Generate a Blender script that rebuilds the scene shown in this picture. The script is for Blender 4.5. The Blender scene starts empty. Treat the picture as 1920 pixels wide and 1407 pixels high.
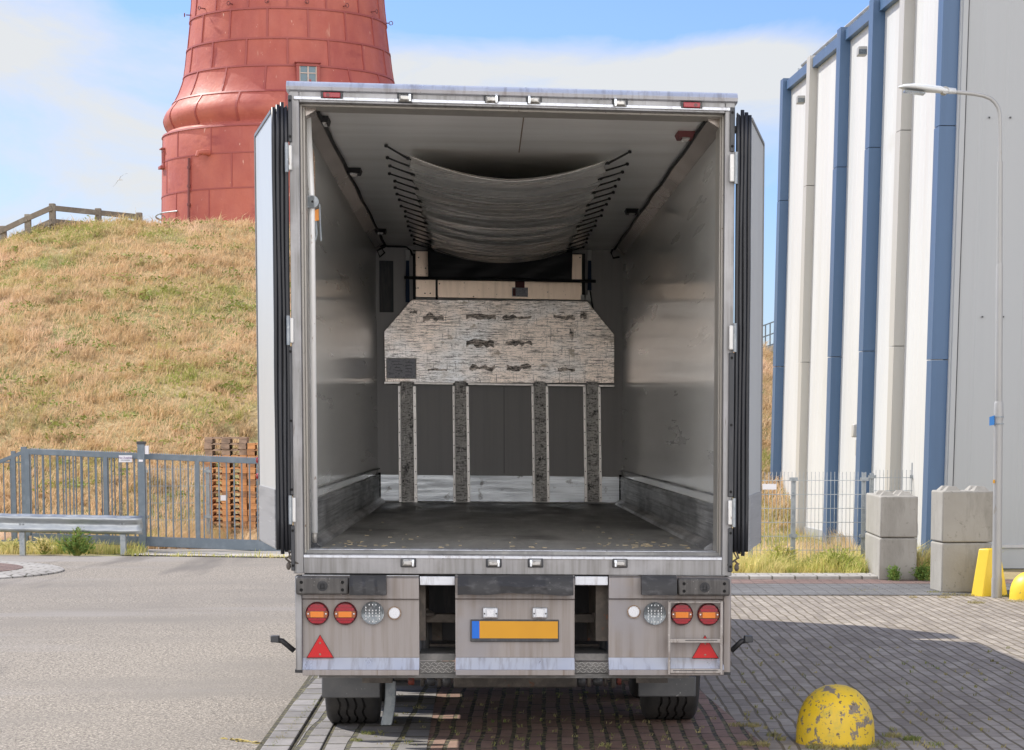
import bpy, math, random
import numpy as np
from mathutils import Vector, Matrix
R = math.radians
SC = bpy.context.scene
COL = SC.collection

# ------------------------------------------------------------------ camera
F_PX, PPX, PPY = 4380.0, 1027.0, 1246.0
EYE = 1.91
PITCH = math.atan((PPY - 817.0) / F_PX)
cam_d = bpy.data.cameras.new("camera")
cam = bpy.data.objects.new("camera", cam_d)
COL.objects.link(cam)
cam.location = (0, 0, EYE)
cam.rotation_euler = (R(90) - PITCH, 0, 0)
cam_d.sensor_width = 36.0
cam_d.lens = F_PX / 1920.0 * 36.0
cam_d.shift_x = (960.0 - PPX) / 1920.0
cam_d.shift_y = (PPY - 703.5) / 1920.0
cam_d.clip_start = 0.1
cam_d.clip_end = 3000
SC.camera = cam

# ------------------------------------------------------------------ light
SUN_DIR = Vector((-0.585, 0.395, 0.708)).normalized()      # towards the sun
SUN_EL = math.asin(SUN_DIR.z)
SUN_AZ = math.atan2(SUN_DIR.x, SUN_DIR.y)
sun_d = bpy.data.lights.new("sun", 'SUN')
sun_d.energy = 3.7
sun_d.angle = R(0.55)
sun_d.color = (1.0, 0.945, 0.86)
sun = bpy.data.objects.new("sun", sun_d)
COL.objects.link(sun)
sun.rotation_euler = (-SUN_DIR).to_track_quat('-Z', 'Y').to_euler()

W = bpy.data.worlds.new("World")
SC.world = W
W.use_nodes = True
wn, wl = W.node_tree.nodes, W.node_tree.links
wn.clear()

def N(nodes, kind, **kw):
    n = nodes.new(kind)
    for k, v in kw.items():
        setattr(n, k, v)
    return n

def setin(n, **kw):
    for k, v in kw.items():
        n.inputs[k].default_value = v
    return n

def mth(nodes, links, op, a, b=None, c=None, clamp=False):
    n = nodes.new('ShaderNodeMath'); n.operation = op; n.use_clamp = clamp
    for i, v in enumerate((a, b, c)):
        if v is None: continue
        if isinstance(v, (int, float)): n.inputs[i].default_value = v
        else: links.new(v, n.inputs[i])
    return n.outputs[0]

SKY_STRENGTH = 0.15
sky = N(wn, 'ShaderNodeTexSky', sky_type='NISHITA', sun_disc=False)
sky.sun_elevation = SUN_EL
sky.sun_rotation = SUN_AZ
sky.air_density = 1.0; sky.dust_density = 0.6; sky.ozone_density = 2.5
bgn = wn.new('ShaderNodeBackground'); bgn.inputs['Strength'].default_value = SKY_STRENGTH
wo = wn.new('ShaderNodeOutputWorld')
tc = wn.new('ShaderNodeTexCoord')
sep = wn.new('ShaderNodeSeparateXYZ'); wl.new(tc.outputs['Generated'], sep.inputs[0])
mp = wn.new('ShaderNodeMapping'); mp.inputs['Scale'].default_value = (7.0, 7.0, 17.0)
mp.inputs['Location'].default_value = (3.1, 0.4, 1.3)
wl.new(tc.outputs['Generated'], mp.inputs['Vector'])
n1 = N(wn, 'ShaderNodeTexNoise'); setin(n1, Scale=1.35, Detail=9.0, Roughness=0.62, Distortion=0.5)
wl.new(mp.outputs[0], n1.inputs['Vector'])
def wbump(cx, cz, rx, rz, amp):
    """a broad cloud bank or gap at a fixed place in the sky (direction space)"""
    a = mth(wn, wl, 'DIVIDE', mth(wn, wl, 'SUBTRACT', sep.outputs[0], cx), rx)
    b = mth(wn, wl, 'DIVIDE', mth(wn, wl, 'SUBTRACT', sep.outputs[2], cz), rz)
    r2 = mth(wn, wl, 'ADD', mth(wn, wl, 'MULTIPLY', a, a), mth(wn, wl, 'MULTIPLY', b, b))
    e = mth(wn, wl, 'POWER', 2.718, mth(wn, wl, 'MULTIPLY', r2, -1.0))
    return mth(wn, wl, 'MULTIPLY', e, amp)
def sd(px, py): return ((px - 1027) / 4400.0, (817 - py) / 4400.0)
tot = n1.outputs['Fac']
for px, py, rx, ry, amp in ((20, 100, 300, 120, .30), (340, -10, 110, 70, -.40), (1250, 30, 480, 72, -.55),
                            (1000, 150, 600, 60, .34), (60, 330, 500, 120, .10), (1440, 190, 170, 90, .25),
                            (1430, 520, 200, 160, -.35), (330, 300, 260, 80, .10)):
    cx, cz = sd(px, py)
    tot = mth(wn, wl, 'ADD', tot, wbump(cx, cz, rx / 4400, ry / 4400, amp))
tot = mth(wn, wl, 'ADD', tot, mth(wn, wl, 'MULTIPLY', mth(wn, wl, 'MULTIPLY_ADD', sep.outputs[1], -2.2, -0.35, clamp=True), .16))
tot = mth(wn, wl, 'SUBTRACT', tot, mth(wn, wl, 'MULTIPLY', mth(wn, wl, 'MULTIPLY_ADD', sep.outputs[2], 2.0, -0.8, clamp=True), .16))
cr = wn.new('ShaderNodeValToRGB')
cr.color_ramp.elements[0].position = 0.36; cr.color_ramp.elements[0].color = (0, 0, 0, 1)
cr.color_ramp.elements[1].position = 0.78; cr.color_ramp.elements[1].color = (1, 1, 1, 1)
wl.new(tot, cr.inputs[0])
tint = N(wn, 'ShaderNodeMix', data_type='RGBA', blend_type='MULTIPLY'); tint.inputs[0].default_value = 1.0
wl.new(sky.outputs[0], tint.inputs[6]); tint.inputs[7].default_value = (0.47, 0.55, 0.77, 1)
mixc = N(wn, 'ShaderNodeMix', data_type='RGBA')
wl.new(cr.outputs[0], mixc.inputs[0])
wl.new(tint.outputs[2], mixc.inputs[6])
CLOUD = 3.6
# unseen clouds behind the camera, made extra bright to light the cargo interior
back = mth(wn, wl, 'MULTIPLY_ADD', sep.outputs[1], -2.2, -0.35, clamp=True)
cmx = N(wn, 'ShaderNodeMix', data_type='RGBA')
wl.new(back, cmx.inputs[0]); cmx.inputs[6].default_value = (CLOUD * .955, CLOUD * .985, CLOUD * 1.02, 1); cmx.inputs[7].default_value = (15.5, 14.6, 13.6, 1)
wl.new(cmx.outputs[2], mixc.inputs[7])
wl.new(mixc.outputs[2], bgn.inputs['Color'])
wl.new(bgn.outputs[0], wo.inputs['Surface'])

SC.view_settings.view_transform = 'Standard'
SC.view_settings.look = 'None'
SC.view_settings.gamma = 1.0
SC.view_settings.exposure = 0.62
SC.cycles.max_bounces = 10
SC.cycles.diffuse_bounces = 5
SC.cycles.glossy_bounces = 4

# ------------------------------------------------------------------ survey helpers: a sight line met with a real surface
_cp, _sp = math.cos(PITCH), math.sin(PITCH)
def ray(px, py):
    a = (px - PPX) / F_PX; b = -(py - PPY) / F_PX
    return Vector((a, _cp + b * _sp, -_sp + b * _cp))
def at(px, py, Y):
    d = ray(px, py); t = Y / d.y
    return Vector((d.x * t, Y, EYE + d.z * t))
def gp(px, py, z=0.0):
    d = ray(px, py); t = (z - EYE) / d.z
    return Vector((d.x * t, d.y * t, z))

# truck frame: u across, v along, z up
D0 = 13.6
SX = (903 - 1027) * _cp / F_PX
AU = Vector((1.0, 0.0196 * D0 / 2.55, -0.0118))
AV = Vector((SX, 1.0, 0.0))
C0 = Vector((at(958, 817, D0).x, D0, 0.0))
def T(p):
    return C0 + AU * p[0] + AV * p[1] + Vector((0, 0, p[2]))
def face(px, py, v=0.0):
    """(u, z) of the sight line on the truck plane at depth v"""
    d = ray(px, py)
    # solve C0 + AU u + AV v + z k = eye + d t
    A = np.array([[AU.x, 0, -d.x], [AU.y, 0, -d.y], [AU.z, 1, -d.z]])
    b = np.array([0 - C0.x - AV.x * v, 0 - C0.y - AV.y * v, EYE - C0.z])
    u, z, t = np.linalg.solve(A, b)
    return float(u), float(z)

# ------------------------------------------------------------------ mesh helpers
class MB:
    def __init__(s): s.v = []; s.f = []
    def add(s, vs, fs):
        o = len(s.v); s.v += [tuple(p) for p in vs]; s.f += [tuple(i + o for i in f) for f in fs]; return s
    def box(s, x0, x1, y0, y1, z0, z1):
        return s.add([(x0, y0, z0), (x1, y0, z0), (x1, y1, z0), (x0, y1, z0), (x0, y0, z1), (x1, y0, z1), (x1, y1, z1), (x0, y1, z1)],
                     [(0, 3, 2, 1), (4, 5, 6, 7), (0, 1, 5, 4), (1, 2, 6, 5), (2, 3, 7, 6), (3, 0, 4, 7)])
    def hexa(s, a, b):
        """two quads (4 points each, same winding) joined to a solid"""
        return s.add(list(a) + list(b), [(3, 2, 1, 0), (4, 5, 6, 7), (0, 1, 5, 4), (1, 2, 6, 5), (2, 3, 7, 6), (3, 0, 4, 7)])
    def prism(s, pts, off):
        n = len(pts); off = Vector(off)
        a = [Vector(p) for p in pts]; b = [p + off for p in a]
        fs = [tuple(range(n - 1, -1, -1)), tuple(range(n, 2 * n))] + [(i, (i + 1) % n, n + (i + 1) % n, n + i) for i in range(n)]
        return s.add(a + b, fs)
    def tube(s, path, r, n=8, cap=True):
        path = [Vector(p) for p in path]; m = len(path)
        rs = r if isinstance(r, (list, tuple)) else [r] * m
        vs = []; up = None
        for i, p in enumerate(path):
            t = (path[min(i + 1, m - 1)] - path[max(i - 1, 0)]).normalized()
            if up is None:
                up = Vector((0, 0, 1)) if abs(t.z) < .9 else Vector((1, 0, 0))
            a = t.cross(up).normalized(); b = t.cross(a).normalized(); up = -b if False else up
            for k in range(n):
                th = 2 * math.pi * k / n
                vs.append(p + a * (math.cos(th) * rs[i]) + b * (math.sin(th) * rs[i]))
        fs = [(i * n + k, i * n + (k + 1) % n, (i + 1) * n + (k + 1) % n, (i + 1) * n + k) for i in range(m - 1) for k in range(n)]
        if cap: fs += [tuple(range(n - 1, -1, -1)), tuple((m - 1) * n + k for k in range(n))]
        return s.add(vs, fs)
    def lathe(s, prof, c=(0, 0, 0), n=48, axis='z', a0=0.0, a1=2 * math.pi, closed=True):
        c = Vector(c); vs = []; m = len(prof); k1 = n if closed else n + 1
        for (r, h) in prof:
            for k in range(k1):
                th = a0 + (a1 - a0) * k / n
                x, y = r * math.cos(th), r * math.sin(th)
                vs.append(c + (Vector((x, y, h)) if axis == 'z' else Vector((x, h, y)) if axis == 'y' else Vector((h, x, y))))
        fs = []
        for i in range(m - 1):
            for k in range(n):
                k2 = (k + 1) % k1
                fs.append((i * k1 + k, i * k1 + k2, (i + 1) * k1 + k2, (i + 1) * k1 + k))
        if closed:
            if prof[0][0] > 1e-5: fs.append(tuple(range(k1 - 1, -1, -1)))
            if prof[-1][0] > 1e-5: fs.append(tuple((m - 1) * k1 + k for k in range(k1)))
        return s.add(vs, fs)
    def bar(s, a, b, w, h, up=(0, 0, 1)):
        a, b = Vector(a), Vector(b); t = (b - a).normalized(); up = Vector(up)
        sd_ = t.cross(up).normalized(); u2 = sd_.cross(t).normalized()
        q = [sd_ * (-w / 2) + u2 * (-h / 2), sd_ * (w / 2) + u2 * (-h / 2), sd_ * (w / 2) + u2 * (h / 2), sd_ * (-w / 2) + u2 * (h / 2)]
        return s.hexa([a + o for o in q], [b + o for o in q])
    def build(s, name, m, parent=None, bevel=0, smooth=False, xf=None, seg=2, local=False):
        off = Vector((0, 0, 0)); p = parent
        while p is not None and not local:
            off += Vector(p.location); p = p.parent
        vs = [(Vector(q) if xf is None else xf(q)) - off for q in s.v]
        me = bpy.data.meshes.new(name)
        me.from_pydata([tuple(q) for q in vs], [], s.f)
        me.validate(); me.update()
        import bmesh
        bm = bmesh.new(); bm.from_mesh(me); bmesh.ops.recalc_face_normals(bm, faces=bm.faces); bm.to_mesh(me); bm.free()
        if smooth:
            for p_ in me.polygons: p_.use_smooth = True
            if smooth != 'all': me.set_sharp_from_angle(angle=R(38))
        o = bpy.data.objects.new(name, me); COL.objects.link(o)
        if m: me.materials.append(m)
        if parent is not None: o.parent = parent
        if bevel:
            b = o.modifiers.new("bevel", 'BEVEL'); b.width = bevel; b.segments = seg; b.limit_method = 'ANGLE'; b.angle_limit = R(40)
            b.harden_normals = False
            for p_ in me.polygons: p_.use_smooth = True
            me.set_sharp_from_angle(angle=R(38))
        return o

def tag(o, label=None, cat=None, group=None, kind=None):
    if label: o['label'] = label
    if cat: o['category'] = cat
    if group: o['group'] = group
    if kind: o['kind'] = kind
    return o
def thing(name, loc, label, cat, group=None):
    o = bpy.data.objects.new(name, None); COL.objects.link(o); o.location = loc
    o.empty_display_size = 0.2
    return tag(o, label, cat, group)
def grp(name, parent):
    return None
def text_mesh(name, s, size, mat_, mtx, parent, align='CENTER'):
    cu = bpy.data.curves.new(name, 'FONT'); cu.body = s; cu.size = size; cu.align_x = align; cu.align_y = 'CENTER'; cu.extrude = 0.002
    t = bpy.data.objects.new(name + "_src", cu); COL.objects.link(t)
    bpy.context.view_layer.update()
    me = bpy.data.meshes.new_from_object(t.evaluated_get(bpy.context.evaluated_depsgraph_get()))
    bpy.data.objects.remove(t)
    off = Vector((0, 0, 0)); p = parent
    while p is not None: off += Vector(p.location); p = p.parent
    me.transform(Matrix.Translation(-off) @ mtx)
    me.materials.clear(); me.materials.append(mat_)
    o = bpy.data.objects.new(name, me); COL.objects.link(o); o.parent = parent
    return o

# ------------------------------------------------------------------ materials
def mat(name, col, rough=.6, metal=0.0, layers=(), bump=(), coord='Object', spec=.5, rvar=None, coat=0, alpha=None, trans=0):
    """layers: (scale xyz, lo, hi, colour, detail[, roughness of noise]) noise-thresholded colour over the base;
       bump: (scale xyz, strength, distance, detail)"""
    m = bpy.data.materials.new(name); m.use_nodes = True
    n, l = m.node_tree.nodes, m.node_tree.links
    b = n['Principled BSDF']
    b.inputs['Roughness'].default_value = rough; b.inputs['Metallic'].default_value = metal
    b.inputs['Specular IOR Level'].default_value = spec
    b.inputs['Coat Weight'].default_value = coat
    b.inputs['Coat Roughness'].default_value = .12 if coat >= .8 else .03
    b.inputs['Transmission Weight'].default_value = trans
    t = n.new('ShaderNodeTexCoord')
    if coord == 'World':
        g = n.new('ShaderNodeNewGeometry'); src = g.outputs['Position']
    else: src = t.outputs[coord]
    cur = None
    base = n.new('ShaderNodeRGB'); base.outputs[0].default_value = (*col, 1); cur = base.outputs[0]
    for i, L in enumerate(layers):
        sc, lo, hi, c, det = L[:5]
        mp_ = n.new('ShaderNodeMapping'); mp_.inputs['Scale'].default_value = sc; mp_.inputs['Location'].default_value = (i * 3.7 + .3, i * 1.9, i * 2.3)
        l.new(src, mp_.inputs[0])
        no = n.new('ShaderNodeTexNoise'); setin(no, Scale=1.0, Detail=float(det), Roughness=(L[5] if len(L) > 5 else .6))
        l.new(mp_.outputs[0], no.inputs['Vector'])
        mr = n.new('ShaderNodeMapRange'); setin(mr, **{'From Min': lo, 'From Max': hi}); l.new(no.outputs['Fac'], mr.inputs['Value'])
        mx = N(n, 'ShaderNodeMix', data_type='RGBA'); l.new(mr.outputs[0], mx.inputs[0]); l.new(cur, mx.inputs[6])
        mx.inputs[7].default_value = (*c, 1); cur = mx.outputs[2]
    l.new(cur, b.inputs['Base Color'])
    if rvar:
        sc, lo, hi = rvar
        mp_ = n.new('ShaderNodeMapping'); mp_.inputs['Scale'].default_value = sc; l.new(src, mp_.inputs[0])
        no = n.new('ShaderNodeTexNoise'); setin(no, Scale=1.0, Detail=5.0); l.new(mp_.outputs[0], no.inputs['Vector'])
        mr = n.new('ShaderNodeMapRange'); setin(mr, **{'From Min': .3, 'From Max': .7, 'To Min': lo, 'To Max': hi}); l.new(no.outputs['Fac'], mr.inputs['Value'])
        l.new(mr.outputs[0], b.inputs['Roughness'])
    prev = None
    for (sc, st, di, det) in bump:
        mp_ = n.new('ShaderNodeMapping'); mp_.inputs['Scale'].default_value = sc; l.new(src, mp_.inputs[0])
        no = n.new('ShaderNodeTexNoise'); setin(no, Scale=1.0, Detail=float(det)); l.new(mp_.outputs[0], no.inputs['Vector'])
        bu = n.new('ShaderNodeBump'); setin(bu, Strength=st, Distance=di); l.new(no.outputs['Fac'], bu.inputs['Height'])
        if prev: l.new(prev, bu.inputs['Normal'])
        prev = bu.outputs[0]
    if prev: l.new(prev, b.inputs['Normal'])
    return m

def brick_mat(name, c1, c2, mortar, bw=.2, rh=.1, ms=.008, moss=None, stain=None, swap=True, rot=0.0):
    m = bpy.data.materials.new(name); m.use_nodes = True
    n, l = m.node_tree.nodes, m.node_tree.links
    b = n['Principled BSDF']; b.inputs['Roughness'].default_value = .85
    g = n.new('ShaderNodeNewGeometry')
    # wobble so joints are not ruler straight
    wob = n.new('ShaderNodeTexNoise'); setin(wob, Scale=1.3, Detail=2.0); l.new(g.outputs['Position'], wob.inputs['Vector'])
    sub = N(n, 'ShaderNodeVectorMath', operation='SCALE'); sub.inputs['Scale'].default_value = .05; l.new(wob.outputs['Color'], sub.inputs[0])
    ad = N(n, 'ShaderNodeVectorMath', operation='ADD'); l.new(g.outputs['Position'], ad.inputs[0]); l.new(sub.outputs[0], ad.inputs[1])
    mp_ = n.new('ShaderNodeMapping'); mp_.inputs['Rotation'].default_value = (0, 0, (R(90) if swap else 0) + rot); l.new(ad.outputs[0], mp_.inputs[0])
    br = n.new('ShaderNodeTexBrick'); setin(br, Scale=1.0, **{'Brick Width': bw, 'Row Height': rh, 'Mortar Size': ms, 'Mortar Smooth': .3, 'Bias': 0.0})
    br.inputs['Color1'].default_value = (*c1, 1); br.inputs['Color2'].default_value = (*c2, 1); br.inputs['Mortar'].default_value = (*mortar, 1)
    l.new(mp_.outputs[0], br.inputs['Vector'])
    cur = br.outputs['Color']
    def noise(scale, det, lo, hi):
        no = n.new('ShaderNodeTexNoise'); setin(no, Scale=scale, Detail=float(det), Roughness=.65); l.new(g.outputs['Position'], no.inputs['Vector'])
        mr = n.new('ShaderNodeMapRange'); setin(mr, **{'From Min': lo, 'From Max': hi}); l.new(no.outputs['Fac'], mr.inputs['Value']); return mr.outputs[0]
    v = noise(9.0, 6, .35, .7)
    mx = N(n, 'ShaderNodeMix', data_type='RGBA', blend_type='MULTIPLY'); l.new(v, mx.inputs[0]); l.new(cur, mx.inputs[6]); mx.inputs[7].default_value = (.72, .72, .74, 1); cur = mx.outputs[2]
    v = noise(.9, 4, .4, .7)
    mx = N(n, 'ShaderNodeMix', data_type='RGBA', blend_type='MULTIPLY'); l.new(v, mx.inputs[0]); l.new(cur, mx.inputs[6]); mx.inputs[7].default_value = (.74, .72, .70, 1); cur = mx.outputs[2]
    if moss:
        a = noise(14.0, 3, .45, .62)
        f = mth(n, l, 'MULTIPLY', a, br.outputs['Fac'], clamp=True)
        mx = N(n, 'ShaderNodeMix', data_type='RGBA'); l.new(f, mx.inputs[0]); l.new(cur, mx.inputs[6]); mx.inputs[7].default_value = (*moss, 1); cur = mx.outputs[2]
    v = noise(38.0, 1, .765, .79)
    mx = N(n, 'ShaderNodeMix', data_type='RGBA'); l.new(v, mx.inputs[0]); l.new(cur, mx.inputs[6]); mx.inputs[7].default_value = (.6, .6, .57, 1); cur = mx.outputs[2]
    l.new(cur, b.inputs['Base Color'])
    h = mth(n, l, 'SUBTRACT', 1.0, br.outputs['Fac'])
    bu = n.new('ShaderNodeBump'); setin(bu, Strength=.8, Distance=.01); l.new(h, bu.inputs['Height'])
    no = n.new('ShaderNodeTexNoise'); setin(no, Scale=60.0, Detail=3.0); l.new(g.outputs['Position'], no.inputs['Vector'])
    b2 = n.new('ShaderNodeBump'); setin(b2, Strength=.35, Distance=.004); l.new(no.outputs['Fac'], b2.inputs['Height']); l.new(bu.outputs[0], b2.inputs['Normal'])
    l.new(b2.outputs[0], b.inputs['Normal'])
    return m

M = {}
M['alu'] = mat('weathered_aluminium', (.30, .30, .305), .38, .7, [((40, 4, 1.6), .42, .72, (.195, .19, .185), 6), ((3, 3, 3), .5, .72, (.36, .36, .375), 5), ((55, 30, 4), .66, .74, (.13, .11, .10), 4)], [((60, 60, 5), .12, .004, 4)], rvar=((6, 6, 3), .32, .58))
M['panel'] = mat('dusty_bumper_panel', (.300, .278, .268), .46, .45, [((26, 3, 1.1), .44, .7, (.23, .20, .18), 6), ((2.2, 2.2, 2.2), .5, .68, (.28, .27, .28), 4), ((70, 40, 1.5), .655, .72, (.2, .16, .13), 3)], [((9, 9, 3), .10, .01, 3)], rvar=((5, 5, 2), .42, .62))
M['bright'] = mat('polished_aluminium_strip', (.62, .65, .70), .30, .6, [((30, 3, 6), .5, .72, (.42, .42, .44), 5)], rvar=((8, 8, 3), .25, .42))
M['frame_dark'] = mat('dark_grey_steel', (.055, .058, .064), .5, .3, [((20, 20, 3), .5, .7, (.10, .10, .10), 4)])
M['rubber'] = mat('worn_black_rubber', (.022, .023, .026), .55, 0, [((14, 14, 30), .52, .75, (.075, .075, .08), 5), ((50, 50, 50), .68, .75, (.16, .155, .15), 3)], [((30, 30, 30), .2, .004, 4)])
M['gasket'] = mat('black_door_seal', (.016, .018, .023), .38, 0, [((20, 20, 1.5), .55, .78, (.05, .055, .065), 4)], [((12, 12, 4), .15, .01, 3)])
M['bumperblock'] = mat('grey_scuffed_rubber_block', (.065, .062, .06), .6, 0, [((30, 10, 4), .45, .7, (.12, .115, .11), 5), ((60, 60, 60), .66, .72, (.32, .31, .3), 3)], [((40, 40, 40), .25, .004, 4)])
M['tyre'] = mat('dusty_tyre_rubber', (.032, .031, .031), .8, 0, [((6, 6, 6), .45, .75, (.06, .056, .052), 5)], [((60, 60, 60), .3, .003, 3)])
M['flap'] = mat('grey_plastic_mudguard', (.085, .088, .092), .55, 0, [((5, 5, 5), .45, .7, (.12, .12, .12), 5), ((60, 60, 60), .70, .74, (.3, .3, .3), 2)])
M['chassis'] = mat('dirty_chassis_steel', (.085, .075, .066), .75, .2, [((9, 9, 9), .45, .65, (.15, .13, .11), 6), ((12, 12, 12), .62, .7, (.16, .07, .04), 4)], [((40, 40, 40), .4, .006, 4)])
M['rust'] = mat('rusty_red_brake_part', (.20, .05, .035), .8, .1, [((20, 20, 20), .5, .65, (.07, .05, .04), 4)])
M['galv'] = mat('galvanised_steel', (.33, .36, .38), .45, .6, [((12, 12, 12), .45, .65, (.24, .27, .30), 3), ((60, 60, 60), .6, .7, (.42, .44, .45), 2)], rvar=((20, 20, 20), .35, .6))
M['galv_rail'] = mat('galvanised_guard_rail', (.40, .43, .45), .4, .7, [((3, 3, 12), .45, .65, (.31, .34, .37), 4)], rvar=((10, 10, 20), .3, .55))
M['gate'] = mat('blue_grey_gate_steel', (.14, .175, .21), .5, .35, [((8, 8, 8), .45, .7, (.19, .225, .26), 4)])
M['inwall'] = mat('glossy_grp_wall', (.89, .90, .875), .30, .12, [((.6, .5, 5), .4, .75, (.80, .80, .775), 5), ((1.5, 2.5, 60), .70, .76, (.62, .62, .60), 6)], [((.3, .5, 7.0), .05, .02, 2)], rvar=((.4, .5, 9), .26, .36), coat=.8)
M['ceil'] = mat('glossy_grp_ceiling', (.88, .88, .855), .28, .1, [((.5, 3, .6), .42, .72, (.73, .72, .68), 5), ((2, 40, 60), .7, .74, (.62, .61, .58), 3)], [((.3, 1.5, 1), .02, .02, 1)])
M['frontwall'] = mat('grey_front_wall', (.46, .445, .435), .42, .12, [((20, 20, .8), .45, .7, (.42, .405, .40), 5)])
M['kick'] = mat('scuffed_kick_plate', (.60, .61, .62), .36, .6, [((3, .5, 60), .44, .66, (.26, .265, .27), 7), ((2, .7, 2), .44, .66, (.17, .175, .185), 5), ((8, 2, 120), .62, .72, (.62, .62, .62), 5)], [((4, 2, 60), .2, .004, 4)], rvar=((3, 2, 30), .28, .55))
M['kick_back'] = mat('front_kick_plate', (.84, .88, .92), .28, .75, [((3, 3, 60), .45, .7, (.66, .69, .72), 5), ((8, 8, 8), .6, .72, (.22, .21, .20), 5)], rvar=((3, 3, 30), .3, .5))
M['floor_in'] = mat('worn_truck_floor', (.27, .27, .262), .42, 0, [((3.5, .5, 1), .40, .72, (.17, .17, .168), 7), ((18, 2.2, 1), .50, .72, (.33, .33, .315), 6), ((.9, .5, 1), .54, .66, (.10, .10, .10), 4), ((40, 14, 1), .72, .76, (.42, .38, .28), 2)], [((20, 4, 1), .25, .004, 5), ((90, 90, 1), .2, .002, 2)], rvar=((4, 1, 1), .3, .6))
M['rail'] = mat('ceiling_edge_rail', (.40, .35, .31), .30, .75, [((1, .5, 1), .45, .7, (.34, .30, .27), 3)], rvar=((2, .8, 2), .18, .32))
M['canvas'] = mat('silver_air_duct_canvas', (.90, .88, .85), .24, .5, [((.5, 5, .5), .45, .7, (.80, .77, .73), 3), ((5, 30, 5), .68, .74, (.05, .05, .05), 3), ((.6, 1, .6), .5, .7, (.86, .78, .71), 3)], [((.8, 9, .8), .12, .02, 2)], rvar=((1, 8, 1), .18, .34))  # pinkish patches put warm reflected light into the canvas colour
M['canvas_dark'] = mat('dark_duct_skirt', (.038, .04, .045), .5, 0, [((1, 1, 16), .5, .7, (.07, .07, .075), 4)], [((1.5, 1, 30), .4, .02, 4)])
M['black'] = mat('matt_black', (.012, .012, .013), .6)
M['hole'] = mat('deep_black_hole', (.004, .004, .004), .9)
M['board'] = mat('scuffed_glossy_board', (.95, .82, .73), .30, .7, [((1.6, 1, 2.5), .46, .70, (.86, .86, .87), 3), ((3, 2, 5), .50, .72, (.55, .50, .45), 6, .8), ((7, 2, 80), .52, .60, (.16, .15, .14), 8, .8), ((70, 3, 6), .57, .64, (.20, .185, .17), 7, .8), ((26, 8, 90), .55, .61, (.06, .057, .053), 7, .85), ((4, 3, 120), .56, .62, (.05, .05, .048), 6, .8), ((7, 7, 11), .62, .70, (.36, .31, .26), 5)])  # scuffs over a warm base tint that stands in for reflected sunlit surroundings
M['board_patch'] = mat('rubbed_black_mark', (.06, .058, .055), .38, .4, [((14, 5, 110), .49, .55, (.72, .62, .54), 8, .85), ((8, 4, 20), .53, .58, (.80, .69, .60), 7, .85)])
M['batten'] = mat('scuffed_batten_face', (.50, .48, .45), .42, .4, [((12, 8, 12), .42, .66, (.34, .32, .30), 6, .8), ((22, 8, 95), .50, .57, (.055, .052, .05), 8, .8), ((9, 6, 7), .56, .64, (.03, .03, .03), 6, .8), ((70, 20, 12), .57, .64, (.74, .70, .66), 5, .8)])
M['batten_edge'] = mat('pale_batten_edge', (.88, .84, .80), .34, .6, [((20, 20, 5), .5, .7, (.74, .70, .66), 4)])
M['trimgrey'] = mat('grey_door_trim', (.20, .20, .20), .45, .5)
M['stepframe'] = mat('worn_step_frame_paint', (.36, .335, .315), .45, .3, [((40, 10, 10), .5, .68, (.22, .19, .17), 5), ((60, 60, 60), .62, .68, (.50, .48, .46), 3)])
M['barwhite'] = mat('white_load_bar_paint', (.92, .92, .90), .35, .1, [((40, 40, 14), .66, .72, (.4, .3, .22), 4)])
M['kick_door'] = mat('ribbed_door_kick_plate', (.34, .35, .37), .42, .4, [((1, .6, 14), .5, .62, (.27, .28, .30), 3), ((2, 2, 60), .62, .70, (.48, .49, .50), 3)])
M['cream'] = mat('cream_evaporator_panel', (.92, .74, .60), .30, .65, [((18, 8, 2), .45, .7, (.77, .61, .48), 4), ((40, 20, 40), .7, .74, (.2, .16, .13), 2)])
M['white_paint'] = mat('white_painted_steel', (.72, .72, .70), .35, .1, [((30, 30, 10), .62, .70, (.30, .22, .16), 5), ((5, 5, 2), .5, .7, (.60, .60, .58), 4)], rvar=((8, 8, 8), .25, .45))
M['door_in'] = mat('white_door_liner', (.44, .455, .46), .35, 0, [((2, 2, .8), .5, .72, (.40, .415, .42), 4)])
M['ivory'] = mat('ivory_frame_return', (.42, .40, .36), .42, .35, [((20, 20, 2), .5, .7, (.36, .34, .31), 5), ((50, 50, 50), .68, .72, (.12, .07, .04), 3)])
M['orange'] = mat('orange_plastic', (.75, .27, .03), .45)
M['bronze'] = mat('rusty_strap_metal', (.22, .15, .10), .6, .3, [((80, 80, 80), .5, .6, (.35, .28, .22), 2)])
M['blue_strap'] = mat('navy_webbing', (.015, .035, .09), .75)
M['grey_plate'] = mat('engraved_grey_plate', (.36, .36, .39), .42, .4, [((60, 10, 60), .55, .62, (.22, .22, .23), 3)])
M['lens_red'] = mat('red_lamp_lens', (.33, .005, .014), .2, 0, [((160, 20, 160), .45, .6, (.25, .004, .02), 1)], coat=.4)
M['lens_dark'] = mat('dark_red_lamp_housing', (.10, .006, .010), .18, 0, coat=.4)
M['lens_amber'] = mat('amber_lamp_lens', (.70, .20, .010), .25, 0, [((150, 20, 110), .5, .6, (.70, .18, .01), 1)], coat=.4)
M['lens_amber_dark'] = mat('dull_amber_housing', (.26, .075, .02), .22, 0, coat=.4)
M['lens_clear'] = mat('clear_reversing_lens', (.13, .15, .165), .14, .3, [((70, 20, 35), .52, .62, (.22, .25, .27), 1)], [((90, 20, 60), .25, .004, 0)], coat=.3)
M['chrome'] = mat('chrome_led', (.85, .88, .9), .12, .9)
M['reflector_white'] = mat('white_reflector', (.72, .74, .77), .35, 0, [((200, 20, 200), .5, .6, (.60, .62, .66), 1)])
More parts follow.
